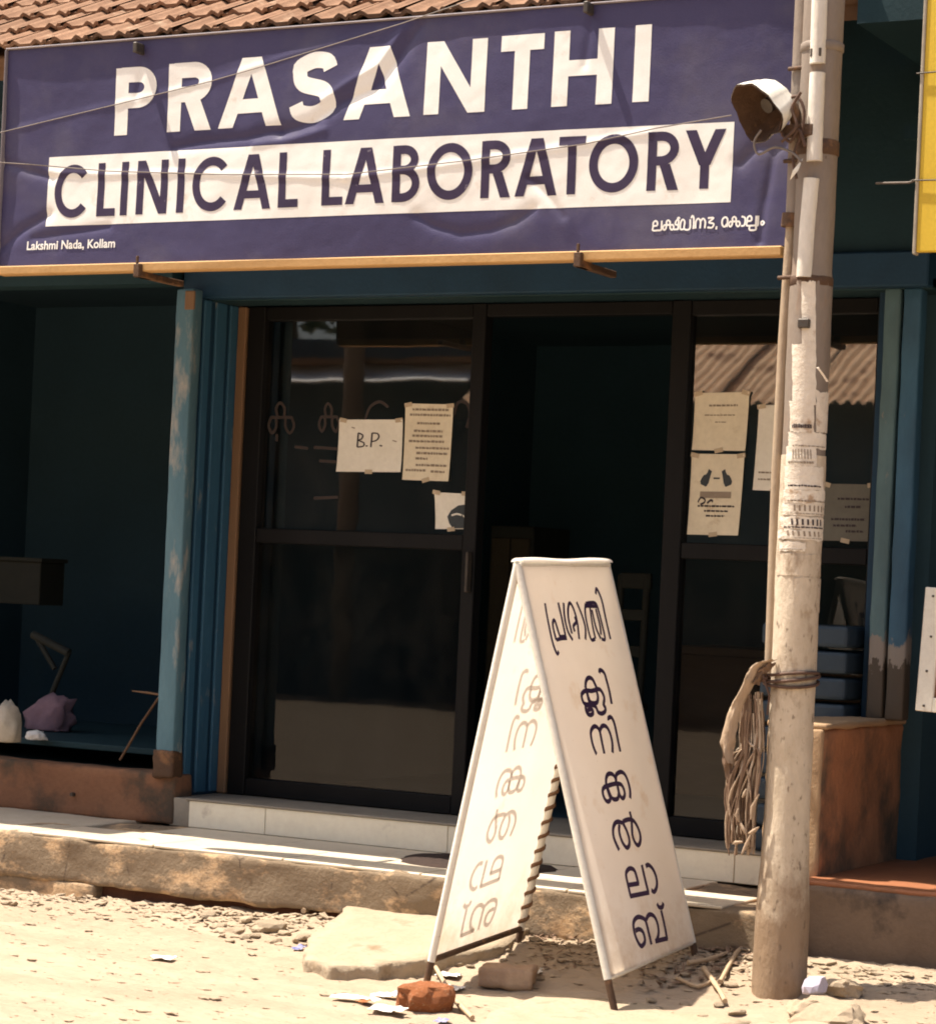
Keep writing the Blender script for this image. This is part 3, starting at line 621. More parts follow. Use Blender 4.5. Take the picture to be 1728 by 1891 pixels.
# ------------------------------------------------------------------ right wall and neighbour steps
rw = thing('low_side_wall', 'low orange washed wall with tan plastered end beside the pole', 'wall', (1.78, -.4, .4))
MB().rough(1.70, 1.905, -.86, .02, .38, 1.03, .035, .009, 6, .018).build('wall_body', m_orangewall, rw)
MB().rough(1.695, 1.902, -.872, -.85, .38, 1.028, .03, .006, 8, .008).build('end_plaster', m_walltop, rw)
MB().rough(1.69, 1.915, -.865, .03, 1.028, 1.05, .035, .006, 6, .008).build('coping', m_walltop, rw)
ns = thing('neighbour_step', 'dark cement plinth with red oxide floor at the right of the pole', 'step', (2.5, -.6, .2))
MB().rough(1.88, 4.2, -1.0, .4, .02, .497, .04, .007, 6, .02).build('plinth', m_darkcement, ns)
MB().rough(1.885, 4.2, -.985, .4, .49, .512, .05, .004, 6, .008).build('red_floor', m_redoxide, ns)
nb = thing('neighbour_shop', 'dark unlit shop front behind the yellow sign on the right', 'shop', (3, 1, .5))
MB().box(2.0, 4.3, .40, .5, .3, 3.6).build('back_wall', m_teal, nb)
MB().box(4.2, 4.3, -.9, .4, .3, 3.6).build('side_wall', m_teal, nb)
MB().box(1.99, 4.3, -1.1, .5, 3.45, 3.55).build('canopy', m_teal, nb)
for k in range(7): MB().box(2.06+k*.26, 2.30+k*.26, .37, .398, .53, 2.6, .006).build('shutter_plank', m_teal, nb)
for k, (v0, v1) in enumerate(((60, 90), (95, 128), (150, 190))):
    MB().box(2.0, 4.1, -.35-.12*k, -.30-.12*k, 3.35-.1*k, 3.40-.1*k).build('canopy_batten', m_teal, nb)
ys_ = thing('yellow_sign', 'bright yellow sign board at the upper right edge', 'sign', (2.8, -1.2, 2.64))
MB().box(2.272, 3.6, -1.215, -1.19, 2.648, 3.60, .004).build('board', m_yellow, ys_)
MB().box(2.262, 2.273, -1.22, -1.18, 2.64, 3.61, .003).build('edge_trim', m_bag, ys_)
MB().tube([(2.25, -1.222, 3.24), (2.5, -1.225, 3.245), (3.2, -1.225, 3.27)], .0025, 6).build('tie_wire', m_darksteel, ys_)
MB().tube([(2.25, -1.222, 2.885), (2.5, -1.225, 2.88), (3.2, -1.225, 2.89)], .0025, 6).build('tie_wire', m_darksteel, ys_)
pic = thing('framed_picture', 'white screwed frame round a brown picture hung at the right edge', 'picture', (2.45, -.8, 1.1))
PM = Matrix.Translation((2.215, -.8, 1.115)) @ Matrix.Rotation(math.radians(2.3), 4, 'Y')
for b in ((0, .06, 0, .43), (.54, .60, 0, .43), (.06, .54, 0, .05), (.06, .54, .38, .43)): MB().box(b[0], b[1], -.02, .012, b[2], b[3], .003, M=PM).build('frame_strip', m_steelw, pic)
MB().box(.058, .542, -.006, .006, .048, .382, M=PM).build('picture_sheet', m_picture, pic)
sc_ = MB()
for a, b in ((.03, .02), (.03, .14), (.035, .26), (.03, .40), (.09, .02), (.2, .022)): sc_.box(a-.004, a+.004, -.023, -.019, b-.004, b+.004, .001, M=PM)
sc_.build('screw', m_darksteel, pic)
tag(MB().tube([(2.05, -1.0, 2.92), (2.2, -1.1, 2.90), (2.4, -1.24, 2.925), (3, -1.5, 2.95)], .004, 6).build('service_wire', m_wire), 'slack grey wire running from the pole to the yellow sign', 'wire')

# ------------------------------------------------------------------ inside the laboratory
cab = thing('wooden_cupboard', 'dim brown cupboard seen through the open doorway', 'cupboard', (.3, 1.6, .52))
a, b = Py(905, 1000, 1.5), Py(985, 1000, 1.5)
MB().box(a.x, b.x, 1.5, 1.9, .52, 1.78, .006).build('carcass', m_dimwood, cab)
MB().box(a.x+.015, (a.x+b.x)/2-.003, 1.485, 1.499, .58, 1.72, .004).build('door', m_dimwood2, cab); MB().box((a.x+b.x)/2+.003, b.x-.015, 1.485, 1.499, .58, 1.72, .004).build('door', m_dimwood2, cab)
ch = thing('wooden_chair', 'brown wooden chair standing just inside the doorway', 'chair', (Py(1158, 1200, .8).x, .8, .52))
x0, x1 = Py(1142, 1080, .8).x, Py(1190, 1080, .8).x
for xx in (x0, x1):
    MB().tube([(xx, .8, .52), (xx, .8, 1.0), (xx-.01, .85, 1.56)], .018, 6).build('back_leg', m_dimwood, ch); MB().tube([(xx, .42, .52), (xx, .42, .97)], .018, 6).build('front_leg', m_dimwood, ch)
MB().box(x0-.03, x1+.03, .4, .83, .97, 1.0, .006).build('seat', m_dimwood, ch)
for z in (1.2, 1.36): MB().box(x0, x1, .815, .835, z, z+.05, .003).build('back_slat', m_dimwood, ch)
MB().box(x0-.01, x1+.01, .835, .865, 1.5, 1.57, .005).build('top_rail', m_dimwood, ch)
tr = thing('tray_stack', 'stack of dim blue grey trays on the step right of the pole', 'tray stack', (1.6, -.18, .52))
for k in range(9):
    z = .524+k*.098
    MB().box(1.43+.012*(k % 2), 1.775, -.30, -.06, z, z+.082, .014, 2).build('tray', m_tray, tr)
desk = thing('reception_desk', 'dark desk deep inside the laboratory room', 'desk', (.6, 2.2, .52))
MB().box(.1, 1.6, 2.0, 2.06, .52, 1.2, .004).build('front_panel', m_wood, desk); MB().box(.05, 1.65, 1.95, 2.6, 1.2, 1.24, .004).build('desk_top', m_wood, desk)

# ------------------------------------------------------------------ notices on the glass
def notice(name, label, corners, y=-.006, mat=m_paper, cat='notice'):
    """a sheet of paper stuck on the pane, slightly curled; corners TL TR BR BL in the photograph"""
    c = [Py(u, v, y) for u, v in corners]; cen = sum(c, V())/4
    t = thing(name, label, cat, cen)
    def f(i, j):
        p = c[3].lerp(c[2], i).lerp(c[0].lerp(c[1], i), j)
        return p+V((0, -.0015-.005*(abs(2*i-1)**4)*(abs(2*j-1)**3)-.0012*abs(fbm(i*2+cen.x*7, j*2, 1, 2, 1.5)), 0))
    MB().grid(f, 12, 12).build('sheet', mat, t)
    for i, j in ((.06, .97), (.94, .97), (.5, .02)):
        p = f(i, j); r_ = random.uniform(-.3, .3)
        MB().box(-.018, .018, -.0012, .0, -.009, .009, M=Matrix.Translation(p+V((0, -.0006, .004 if j > .5 else -.004))) @ Matrix.Rotation(r_, 4, 'Y')).build('tape', m_tape, t)
    def surf(s, tt, l): p = f(s, tt); return V((p.x, p.y-l, p.z))
    return t, surf
def rows(I, lst, h):
    for x0, x1, z in lst:
        x = x0
        while x < x1:
            wd = random.uniform(.03, .09); e = min(x1, x+wd); I.quad((x, z), (e, z), (e, z+h*random.uniform(.7, 1.1)), (x, z+h), .2); x = e+.014
t, s = notice('handwritten_notice', 'white sheet handwritten B.P. on the left glass pane', [(628, 775), (745, 775), (741, 872), (622, 871)], mat=m_paperpale)
I = Ink(s, .0012)
N8 = lambda pts: [((a-95)/760, 1-(b-280)/630) for a, b in pts]
for st in ([(330, 440), (325, 612)], [(328, 440), (385, 468), (372, 515), (332, 528), (402, 560), (398, 600), (325, 612)], [(495, 440), (488, 612)], [(495, 442), (560, 448), (578, 490), (548, 532), (492, 545)], [(425, 595), (450, 600)], [(590, 590), (622, 598)]):
    I.ribbon(N8(st), .026, .03)
I.build('handwriting', m_ink, t, kind='stuff')
I = Ink(s, .0012); I.ribbon(N8([(245, 372), (285, 385)]), .02); I.ribbon(N8([(740, 530), (790, 545)]), .02); I.build('scuff', m_inkgrey, t, kind='stuff')
t, s = notice('printed_notice', 'tall sheet of closely printed lines beside the B.P. sheet', [(750, 745), (838, 747), (829, 889), (744, 886)])
I = Ink(s, .0012); rows(I, [(.15, .92, .91), (.1, .95, .84), (.26, .74, .73), (.2, .8, .63), (.17, .82, .565), (.1, .85, .495), (.25, .96, .41), (.27, .93, .34), (.26, .52, .27), (.27, .93, .185), (.06, .5, .115), (.6, .9, .105)], .03); I.build('print', m_inkgrey, t, kind='stuff')
t, s = notice('small_poster', 'small pale poster with a dark round emblem low on the left pane', [(803, 909), (864, 912), (862, 977), (805, 977)], mat=m_paperpale)
I = Ink(s, .0012)
I.mb.add([s(.98, .70, .0012), s(.72, .66, .0012), s(.5, .52, .0012), s(.38, .34, .0012), s(.44, .16, .0012), s(.55, .02, .0012), s(.98, .02, .0012)], [(0, 1, 2, 3, 4, 5, 6)]); I.build('emblem', m_inkblue, t)
I = Ink(s, .0030); I.ribbon([(.52, .38), (.72, .42), (.95, .34)], .05, .05); I.build('emblem_line', m_paperpale, t)
t, s = notice('square_poster', 'cream poster with faint print, upper of two on the right glass', [(1284, 726), (1384, 724), (1376, 833), (1278, 831)])
I = Ink(s, .0012); rows(I, [(.27, .8, .76)], .035); rows(I, [(.2, .76, .6), (.4, .62, .48)], .02); I.build('print', m_inkgrey, t, kind='stuff')
t, s = notice('pictured_poster', 'cream poster with two dark rounded shapes, lower of two on right glass', [(1278, 838), (1375, 839), (1363, 989), (1269, 987)])
I = Ink(s, .0012)
for sg, cx in ((-1, .33), (1, .66)):
    I.ribbon([(cx-sg*.04, .80), (cx, .72), (cx+sg*.06, .66), (cx+sg*.08, .61)], [.07, .09, .14, .15, .1], .04)
I.quad((.44, .69), (.56, .69), (.56, .71), (.44, .71), .1)
I.build('picture_shapes', m_inkblue, t)
I = Ink(s, .0014); I.quad((.2, .455), (.8, .455), (.8, .535), (.2, .535), .2); I.build('tinted_panel', m_inkgrey, t)
I = Ink(s, .0016); I.ribbon([(.17, .40), (.22, .46), (.3, .44), (.3, .40), (.22, .375)], .025, .04); I.ribbon([(.35, .39), (.42, .43), (.46, .41)], .03, .04); rows(I, [(.17, .88, .345), (.3, .76, .285), (.34, .7, .225)], .022); I.build('print', m_ink, t, kind='stuff')
t, s = notice('hidden_poster', 'pinkish white poster partly hidden behind the pole and pipe', [(1402, 748), (1478, 748), (1470, 908), (1390, 905)], mat=m_paperpale)
I = Ink(s, .0012); rows(I, [(.1, .8, .2), (.1, .4, .12)], .02); I.build('print', m_inkgrey, t, kind='stuff')
t, s = notice('grey_notice', 'dim grey notice right of the pole on the right glass', [(1520, 893), (1616, 895), (1608, 1000), (1512, 998)], mat=m_greypaper)
I = Ink(s, .0012); rows(I, [(.3, .9, .72), (.45, .75, .58), (.2, .85, .36), (.25, .7, .25), (.5, .85, .15)], .04); I.build('print', m_ink, t, kind='stuff')

# ------------------------------------------------------------------ folding A-board
RF, RB = V((1.172, -1.85, 1.552)), V((1.192, -1.20, 1.572))
ab = thing('folding_sign_board', 'white folding A-board on steel legs lettered in violet Malayalam', 'sign board', (1.26, -1.5, .13))
def panel_frame(side):
    bf, bb = (V((1.598, -1.85, .125)), V((1.610, -1.19, .178))) if side > 0 else (V((.925, -1.90, .118)), V((.935, -1.27, .165)))
    return RF, RB, bf, bb
def psurf(side, bulge=.006):
    a, b, c, d = panel_frame(side)
    n = (b-a).cross(c-a).normalized()
    if n.x*side < 0: n = -n
    L = .925
    def f(s, t, l):   # s 0..1 from street edge to far edge, t 0..1 downwards
        tt = t*L; p = a.lerp(b, s).lerp(c.lerp(d, s), tt)
        return p+n*(l+.012-bulge*math.sin(math.pi*s)*math.sin(math.pi*t)+.0035*fbm(s*2, t*4, side, 3, 1.2))
    return f, n
RIGHT_ST = []
for ox, oy, k, sts in (
 (990, 1070, 10.8, [[(185, 470), (215, 640), (270, 920), (330, 1220), (385, 1400), (430, 1490), (455, 1430)], [(410, 1210), (360, 1000), (345, 870), (368, 800), (400, 860), (450, 1030), (500, 1180)], [(410, 1205), (520, 1175), (620, 1170)], [(500, 1140), (610, 1130)], [(440, 460), (520, 780), (605, 1170)],
   [(545, 465), (575, 760), (640, 1030), (735, 1210)], [(720, 1080), (690, 960), (650, 780), (635, 600), (660, 470), (720, 540), (790, 720), (830, 900), (862, 1190)], [(770, 740), (800, 850), (745, 930), (775, 1040)], [(800, 450), (860, 580), (930, 760), (985, 980), (985, 1200)],
   [(985, 480), (980, 640), (1010, 850), (1100, 1185), (1185, 1185)], [(990, 480), (1100, 460), (1200, 480), (1260, 640), (1320, 880), (1380, 1180), (1310, 1185)], [(1080, 560), (1130, 900), (1190, 1180)], [(1120, 600), (1200, 950), (1295, 1180)], [(1200, 580), (1280, 900), (1300, 1100)], [(990, 530), (1220, 535)], [(1190, 290), (1200, 180), (1250, 260), (1310, 420), (1380, 720), (1490, 1190)]]),
 (1050, 1220, 14.4, [[(460, 740), (460, 580), (500, 480), (560, 450), (640, 490), (700, 600), (760, 740)], [(760, 750), (850, 770), (930, 900), (960, 1030), (940, 1170), (990, 1230), (990, 1340), (900, 1400), (800, 1360), (760, 1260), (690, 1190), (560, 1170), (470, 1200), (470, 1300), (520, 1410), (600, 1440), (670, 1390), (650, 1300), (570, 1290), (510, 1330)], [(400, 820), (500, 790), (620, 800), (770, 760)],
   [(420, 810), (350, 900), (370, 1030), (430, 1140), (560, 1150), (530, 1000), (490, 830)], [(500, 830), (540, 980), (600, 1100), (700, 1130), (770, 1100), (790, 980), (770, 860), (740, 790)], [(820, 330), (830, 250), (900, 270), (960, 350), (1010, 520), (1080, 800), (1150, 1150)]]),
 (1070, 1300, 14.4, [[(490, 1330), (400, 1130), (340, 900), (330, 720), (400, 600), (480, 600), (560, 700), (620, 950), (700, 1310)], [(570, 690), (620, 590), (690, 570), (770, 630), (850, 800), (905, 1030), (915, 1290)], [(800, 430), (790, 370), (850, 340), (910, 420), (970, 600), (1050, 950), (1120, 1260)]]),
 (1090, 1400, 14.4, [[(455, 720), (455, 550), (490, 440), (560, 400), (640, 430), (700, 520), (720, 640)], [(720, 600), (720, 450), (780, 380), (860, 360), (950, 430), (1030, 600), (1090, 850), (1095, 1060)], [(400, 760), (520, 720), (650, 680), (760, 670), (860, 700), (930, 830), (950, 970), (900, 1060), (830, 1000), (780, 850), (750, 700)],
   [(420, 750), (360, 830), (370, 980), (430, 1110), (500, 1150), (560, 1080), (520, 950), (470, 770)], [(500, 800), (560, 970), (620, 1070), (700, 1090), (770, 1050), (790, 900), (760, 720)]]),
 (1100, 1480, 14.4, [[(640, 1290), (560, 1120), (490, 920), (480, 720), (530, 580), (620, 530), (720, 565)], [(650, 600), (640, 760), (680, 960), (750, 1130), (840, 1230), (900, 1150), (900, 1000), (850, 800), (780, 640), (740, 560), (800, 500), (930, 470), (1040, 520), (1130, 680), (1190, 880), (1190, 1060), (1130, 1165), (1050, 1080), (990, 900), (980, 720), (975, 560), (965, 420), (930, 260)]]),
 (1130, 1570, 14.4, [[(710, 900), (660, 690), (600, 530), (500, 480), (420, 540), (390, 660), (440, 920), (505, 1230)], [(480, 1225), (970, 1125)], [(955, 1140), (880, 800), (790, 390)], [(450, 925), (720, 880)], [(890, 430), (960, 390), (1060, 480), (1140, 650), (1180, 830), (1170, 1000), (1100, 1110), (1030, 1060)]]),
 (1140, 1650, 14.4, [[(470, 990), (570, 950), (660, 1010), (710, 1150), (720, 1290), (640, 1400), (560, 1320), (470, 1120), (420, 900), (430, 740), (510, 640), (610, 630), (720, 700), (770, 850), (830, 1100), (890, 1360)], [(750, 690), (800, 590), (870, 560), (960, 620), (1030, 770), (1070, 980), (1060, 1140), (1010, 1280)], [(985, 1275), (1310, 1195)], [(1300, 1220), (1230, 850), (1140, 450)], [(1030, 270), (1070, 350), (1120, 380), (1180, 350), (1200, 250)]])):
    RIGHT_ST.append([sc(s_, ox, oy, k) for s_ in sts])
fR, nR = psurf(1)
aR, bR, cR, dR = panel_frame(1)
def panel_st(u, v):
    """photograph point -> (s, t) on the right panel"""
    p = Pp(u, v, aR+nR*.012, nR)-nR*.012
    ez = (cR-aR); lo, hi = 0., 1.
    for _ in range(30):
        mid = (lo+hi)/2; q0 = aR.lerp(cR, mid); q1 = bR.lerp(dR, mid)
        wv = q1-q0; s_ = (p-q0).dot(wv)/wv.dot(wv); r = p-(q0+wv*s_)
        if r.dot(ez) > 0: lo = mid
        else: hi = mid
    return s_, lo/.925
ST2 = [[[panel_st(u, v) for u, v in s_] for s_ in gl] for gl in RIGHT_ST]
PWID, PLEN = .65, 1.36
for side in (-1, 1):
    f, n = psurf(side); a, b, c, d = panel_frame(side)
    nm = 'right' if side > 0 else 'left'
    pn = MB().grid(lambda i, j: f(i, j, 0), 24, 60, True, side > 0).build('panel', m_flex, ab)
    # lettering: metres in the panel's own plane
    g2 = lambda s_, t_, l, f=f: f(s_/PWID, t_/PLEN, l)
    for q, gl in enumerate(ST2):
        I = Ink(g2, .0008)
        for st in gl: I.ribbon([((s_ if side > 0 else 1-s_)*PWID, t_*PLEN) for s_, t_ in st], .0130 if q == 0 else .0160, .006)
        I.build('word' if q == 0 else 'letter', m_violet if side > 0 else m_violetshow, pn)
    # steel tube frame, its two legs running on below the panel
    for e0, e1 in ((a, c), (b, d)):
        MB().tube([e0.lerp(e1, k/10) for k in range(10)]+[e0.lerp(e1, .928)], .0135, 8).build('side_tube', m_steelw, pn)
        MB().tube([e0.lerp(e1, .929), e1], .0125, 8).build('leg', m_rust, pn)
    lo0, lo1 = a.lerp(c, .925), b.lerp(d, .925)
    MB().tube([lo0, lo1], .011, 8).build('bottom_tube', m_rust if side < 0 else m_steelw, pn)
    MB().tube([a+n*.004, b+n*.004], .013, 8).build('top_tube', m_steelw, pn)
    if side < 0:   # cord lacing wound round the far tube
        mb = MB(); P0, P1 = b.lerp(d, .30), b.lerp(d, .91); ax = (P1-P0).normalized(); e1_ = ax.orthogonal().normalized(); e2_ = ax.cross(e1_)
        turns = 17; N = turns*10
        mb.tube([P0.lerp(P1, k/N)+(e1_*math.cos(2*math.pi*k/10)+e2_*math.sin(2*math.pi*k/10))*.0135 for k in range(N+1)], .0075, 5)
        mb.build('lacing_cord', m_cord, pn)
hg = MB().grid(lambda i, j: RF.lerp(RB, i)+V((.024*math.sin((j-.5)*math.pi), 0, .008+.014*math.cos((j-.5)*math.pi)+.004*math.sin(i*math.pi*3)*.6)), 14, 8).build('ridge_strip', m_flex, ab)

# ------------------------------------------------------------------ utility pole, pipe
PX, PYY = Py(1471, 1100, -1.47).x, -1.47
pole = thing('utility_pole', 'tall cream painted steel pole plastered with torn posters', 'pole', (PX, PYY, .15))
def ring(zs, n=28, jit=.0):
    mb = MB(); vs_ = []
    for z, r in zs:
        for k in range(n):
            a = 2*math.pi*k/n; rr = r+jit*fbm(math.cos(a)*.5, math.sin(a)*.5, z, 3, 6); vs_.append((PX+math.cos(a)*rr, PYY+math.sin(a)*rr, z))
    mb.add(vs_, [(i*n+k, i*n+(k+1) % n, (i+1)*n+(k+1) % n, (i+1)*n+k) for i in range(len(zs)-1) for k in range(n)], True); return mb
zz = frange(.06, 1.95, .03)
def prad(z): return .088 if z < .45 else (.088-(z-.45)*.05 if z < .75 else .073)
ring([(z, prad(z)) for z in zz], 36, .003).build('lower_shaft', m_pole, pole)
ring([(z, .0705 if z < 2.52 else .066) for z in frange(1.95, 4.6, .04)], 36, .002).build('upper_shaft', m_poletop, pole)
for z, h, r in ((2.50, .035, .071), (2.93, .05, .0705), (3.27, .03, .071)): ring([(z, r-.004), (z+.004, r), (z+h-.004, r), (z+h, r-.004)], 32).build('collar', m_rust if z < 3.2 else m_poletop, pole)
pv = lambda u, v: Py(u, v, PYY-.062)
for (u0, v0), (u1, v1) in (((1509, 118), (1519, -140)), ((1503, 298), (1509, 135)), ((1484, 512), (1498, 330))):
    MB().tube([pv(u0, v0), pv((u0+u1)/2-1, (v0+v1)/2), pv(u1, v1)], .026, 12).build('white_conduit', m_pvc, pole)
for z in (2.36, 3.24): MB().box(PX-.01, PX+.028, PYY-.085, PYY-.062, z, z+.03, .003).build('clamp_bolt', m_darksteel, pole)
def wrap(u0, v0, u1, v1, lift, jag, name, mat, seed):
    """a torn piece of paper pasted round the shaft"""
    z0, z1 = Py(u0, v1, PYY).z, Py(u0, v0, PYY).z
    def ang(u, z):
        r = .073; c = Py(1471+(1100-0)*0, 1100, PYY)
        uc = 1529-(4.0-0)*0; # centre line of the shaft in the photograph
        vv = 1100-(z-1.49)*505; uc = 1471+(1100-vv)*.0527
        k = max(-.985, min(.985, (u-uc)/(37.0))); return YAW+math.asin(k)-math.pi/2
    def f(i, j):
        zz_ = z0+(z1-z0)*j; e = jag*fbm(i*3+seed, j*2, seed, 3, 2.2)
        zz_ += e*(.5 if j in (0, 1) else .1); a0, a1 = ang(u0, zz_), ang(u1, zz_)
        a = a0+(a1-a0)*i+(jag*4*fbm(j*3, seed, 0, 3, 2.5) if i in (0, 1) else 0); r = prad(zz_)+.0015+lift+.0012*fbm(i*4, j*4, seed, 3, 2)
        if zz_ > 1.95: r = .0705+.0015+lift
        return V((PX+math.cos(a)*r, PYY+math.sin(a)*r, zz_))
    o = MB().grid(f, 14, 8).build(name, mat, pole)
    return o, lambda s_, t_, l: (lambda p: p+(p-V((PX, PYY, p.z))).normalized()*l)(f(max(0, min(1, s_)), max(0, min(1, t_))))
scr = [(1477, 525, 1500, 652), (1462, 640, 1500, 752), (1500, 724, 1536, 800), (1458, 742, 1496, 800), (1455, 800, 1520, 830), (1452, 826, 1500, 862), (1450, 862, 1512, 905), (1448, 905, 1516, 930), (1446, 930, 1520, 952), (1443, 955, 1516, 978), (1440, 978, 1512, 996), (1441, 1000, 1480, 1018), (1436, 1022, 1508, 1062), (1462, 1066, 1512, 1130)]
for k, q in enumerate(scr):
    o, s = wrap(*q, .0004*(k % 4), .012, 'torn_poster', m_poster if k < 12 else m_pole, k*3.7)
    if 3 <= k <= 11:
        I = Ink(s, .0012); rr = random.Random(k)
        rows(I, [(.1, .9, .12)], .12 if k % 2 else .07)
        if k in (5, 8, 9, 10):
            for q_ in range(7):
                xx = .25+q_*.09; I.quad((xx, .35), (xx+.035, .35), (xx+.035, .85), (xx, .85), .3)
        I.build('print', m_inkgrey if k % 3 else m_ink, o, kind='stuff')
a = Py(1516, 700, PYY-.07)
MB().grid(lambda i, j: V((a.x+.02+.03*math.cos(2.6+j*2.4)+.012*i, a.y-.02-.012*i-.012*j, a.z+.035-.05*j+.018*math.sin(j*3))), 4, 10).build('peeling_flap', m_poster, pole)
pipe = thing('service_pipe', 'thin weathered conduit pipe standing against the left of the pole', 'pipe', (1.918, -1.47, 1.2))
pc = lambda u, v: Py(u, v, -1.46)
MB().tube([pc(1420, 1245), pc(1433, 870), pc(1446, 620), pc(1461, 400)], .0175, 10).build('lower_pipe', m_pipe, pipe)
MB().tube([pc(1468, 405), pc(1472, 300), pc(1481, 100), pc(1492, -150)], .033, 10).build('upper_pipe', m_poletop, pipe)
MB().tube([pc(1461, 420), pc(1464, 395)], .037, 10).build('coupling', m_rust, pipe)
for v in (130, 300, 515): 
    q = pc(1480-(v-130)*.05, v); MB().tube([q+V((-.035, -.03, 0)), q+V((.03, -.045, 0)), q+V((.12, -.05, .003))], .007, 6).build('strap', m_rust, pipe)

# lamp hood on the pole
lh = thing('street_lamp_hood', 'rusty bent metal lamp hood clamped to the pole before the sign', 'street lamp', Py(1470, 215, -1.5))
HC = Py(1396, 208, -1.60); HA = (DV*-.42-RV0*.62+V((0, 0, -.50))).normalized()
h1 = HA.orthogonal().normalized(); h2_ = HA.cross(h1)
def hood(lift, j0=0.):
    prof = ((.0, .104), (.03, .098), (.07, .086), (.105, .066), (.125, .045), (.13, .03))
    def f(i, j):
        k = i*(len(prof)-1); k0 = min(len(prof)-2, int(k)); t = k-k0
        dd = prof[k0][0]+(prof[k0+1][0]-prof[k0][0])*t; rr_ = prof[k0][1]+(prof[k0+1][1]-prof[k0][1])*t-lift
        a_ = 2*math.pi*j; dent = 1+.09*math.sin(3*a_+1)+.06*math.sin(4*a_+.4)+.03*math.sin(9*a_)
        return HC-HA*(dd-lift)+(h1*math.cos(a_)+h2_*math.sin(a_))*rr_*dent
    return f
MB().grid(hood(0), 15, 36).build('hood', m_steelw, lh)
mb = MB(); mb.grid(hood(.004), 15, 36, True, True)
bk_ = hood(.004); mb.add([HC-HA*.12]+[bk_(1, j/36) for j in range(37)], [(0, j+1, j+2) for j in range(36)]); mb.build('hood_lining', m_rust, lh)
A1 = HC-HA*.13; axl = -HA
q = Py(1462, 200, -1.52)
MB().tube([A1-axl*.01, q, Py(1474, 235, -1.5), Py(1482, 262, -1.49)], [.02, .024, .02, .016], 8).build('arm', m_rust, lh)
MB().tube([HC-HA*.12, HC-HA*.05], [.022, .026], 10).build('lamp_holder', m_darksteel, lh)
MB().box(q.x-.02, q.x+.09, -1.56, -1.53, q.z-.1, q.z-.06, .004).build('clamp', m_rust, lh)
for k, P in enumerate((((1446, 190), (1470, 178), (1484, 205), (1478, 250), (1464, 290), (1470, 330)), ((1452, 215), (1440, 238), (1458, 262), (1474, 240), (1486, 270)), ((1405, 240), (1392, 262), (1400, 285), (1430, 272), (1462, 282), (1480, 300)), ((1478, 170), (1462, 200), (1470, 232), (1450, 255), (1442, 262)))):
    MB().tube([tuple(p) for p in [Py(q_.x, q_.y, -1.56-.01*k) for q_ in crom(P, 6)]], .0055 if k != 2 else .004, 6).build('loose_cable', m_rope if k != 2 else m_wire, lh)
tag(MB().grid(lambda i, j: Py(1458+24*(1-j)+10*(i-.5)*(1-abs(2*j-1)), 332-40*(1-j)+4*math.sin(j*3), -1.56)+V((0, -.01*math.sin(j*math.pi), 0)), 4, 12).build('bent_strip', m_steelw), 'curved white metal strip tied to the pole under the lamp hood', 'metal strip')

# rope and the dry bundle tied to the pole
rp = MB()
for k, (dz, rr) in enumerate(((0, .082), (.014, .084), (.026, .081))):
    rp.tube([(PX+math.cos(a_)*rr-.012*(math.cos(a_) < -.5), PYY+math.sin(a_)*rr, 1.205+dz+.012*math.sin(a_+k)) for a_ in [2*math.pi*i/28 for i in range(29)]], .006, 6)
rp.tube([Py(1415, 1252, -1.55), Py(1395, 1262, -1.52), Py(1382, 1262, -1.5)], .005, 6); rp.tube([Py(1408, 1246, -1.55), Py(1420, 1285, -1.555), Py(1416, 1320, -1.55)], .004, 5)
tag(rp.build('tie_wire', m_rope), 'dark twisted wire wound round the pole above the dry bundle', 'wire')
bd = thing('dry_palm_bundle', 'bundle of dry palm stalks and a folded sheath hanging from pole', 'bundle', Py(1390, 1400, -1.5))
def loft(px, wds, name, mat, y=-1.52, depth=.02, nj=10):
    P = crom([(u, v) for u, v in px], 6); n = len(P)
    def f(i, j):
        k = i*(n-1); k0 = int(min(n-2, math.floor(k))); p = P[k0].lerp(P[k0+1], k-k0)
        wv = wds[0]; q = i*(len(wds)-1); q0 = int(min(len(wds)-2, math.floor(q))); wv = wds[q0]+(wds[q0+1]-wds[q0])*(q-q0)
        t = (j-.5)*2
        return Py(p.x+t*wv/2, p.y+abs(t)*2, y)+V((0, -depth*math.cos(t*1.5)+.012*fbm(i*7, t*1.4, 2, 4, 1.7), .006*fbm(i*5, t*2, 6, 3, 1.3)))
    return MB().grid(f, 26, nj).build(name, mat, bd)
loft([(1430, 1216), (1398, 1228), (1375, 1275), (1354, 1320), (1344, 1372), (1350, 1408)], [10, 22, 20, 24, 28, 5], 'sheath', m_palm, -1.54, .03)
loft([(1341, 1355), (1344, 1400), (1350, 1450), (1353, 1490)], [14, 22, 14, 5], 'sheath_flap', m_palmd, -1.52, .02)
loft([(1425, 1222), (1405, 1242), (1395, 1262)], [14, 22, 12], 'sheath_fold', m_palmd, -1.535, .02)
rr = random.Random(4)
for k in range(76):
    u0 = 1370+rr.random()*40; u1 = 1343+k*.70+rr.uniform(-6, 6); v0 = 1275+rr.random()*50; v1 = rr.uniform(1470, 1582)
    um = (u0+u1)/2+rr.uniform(-7, 7); yy = -1.50+rr.uniform(-.05, .05)
    P = crom([(u0, v0), (u0+rr.uniform(-7, 4), v0+80), (um, (v0+v1)/2), (u1+rr.uniform(-6, 6), v1-60), (u1+rr.uniform(-3, 3), v1)], 12)
    r_ = (.0125 if k in (8, 23) else rr.uniform(.0018, .0055))
    MB().tube([Py(p.x, p.y, yy) for p in P], [max(.0015, r_*(1+.7*fbm(i*.45, k*3.1, 0, 3, 1.3))) for i in range(len(P))], 6).build('stalk', (m_palm, m_palmd, m_palmd)[k % 3], bd)
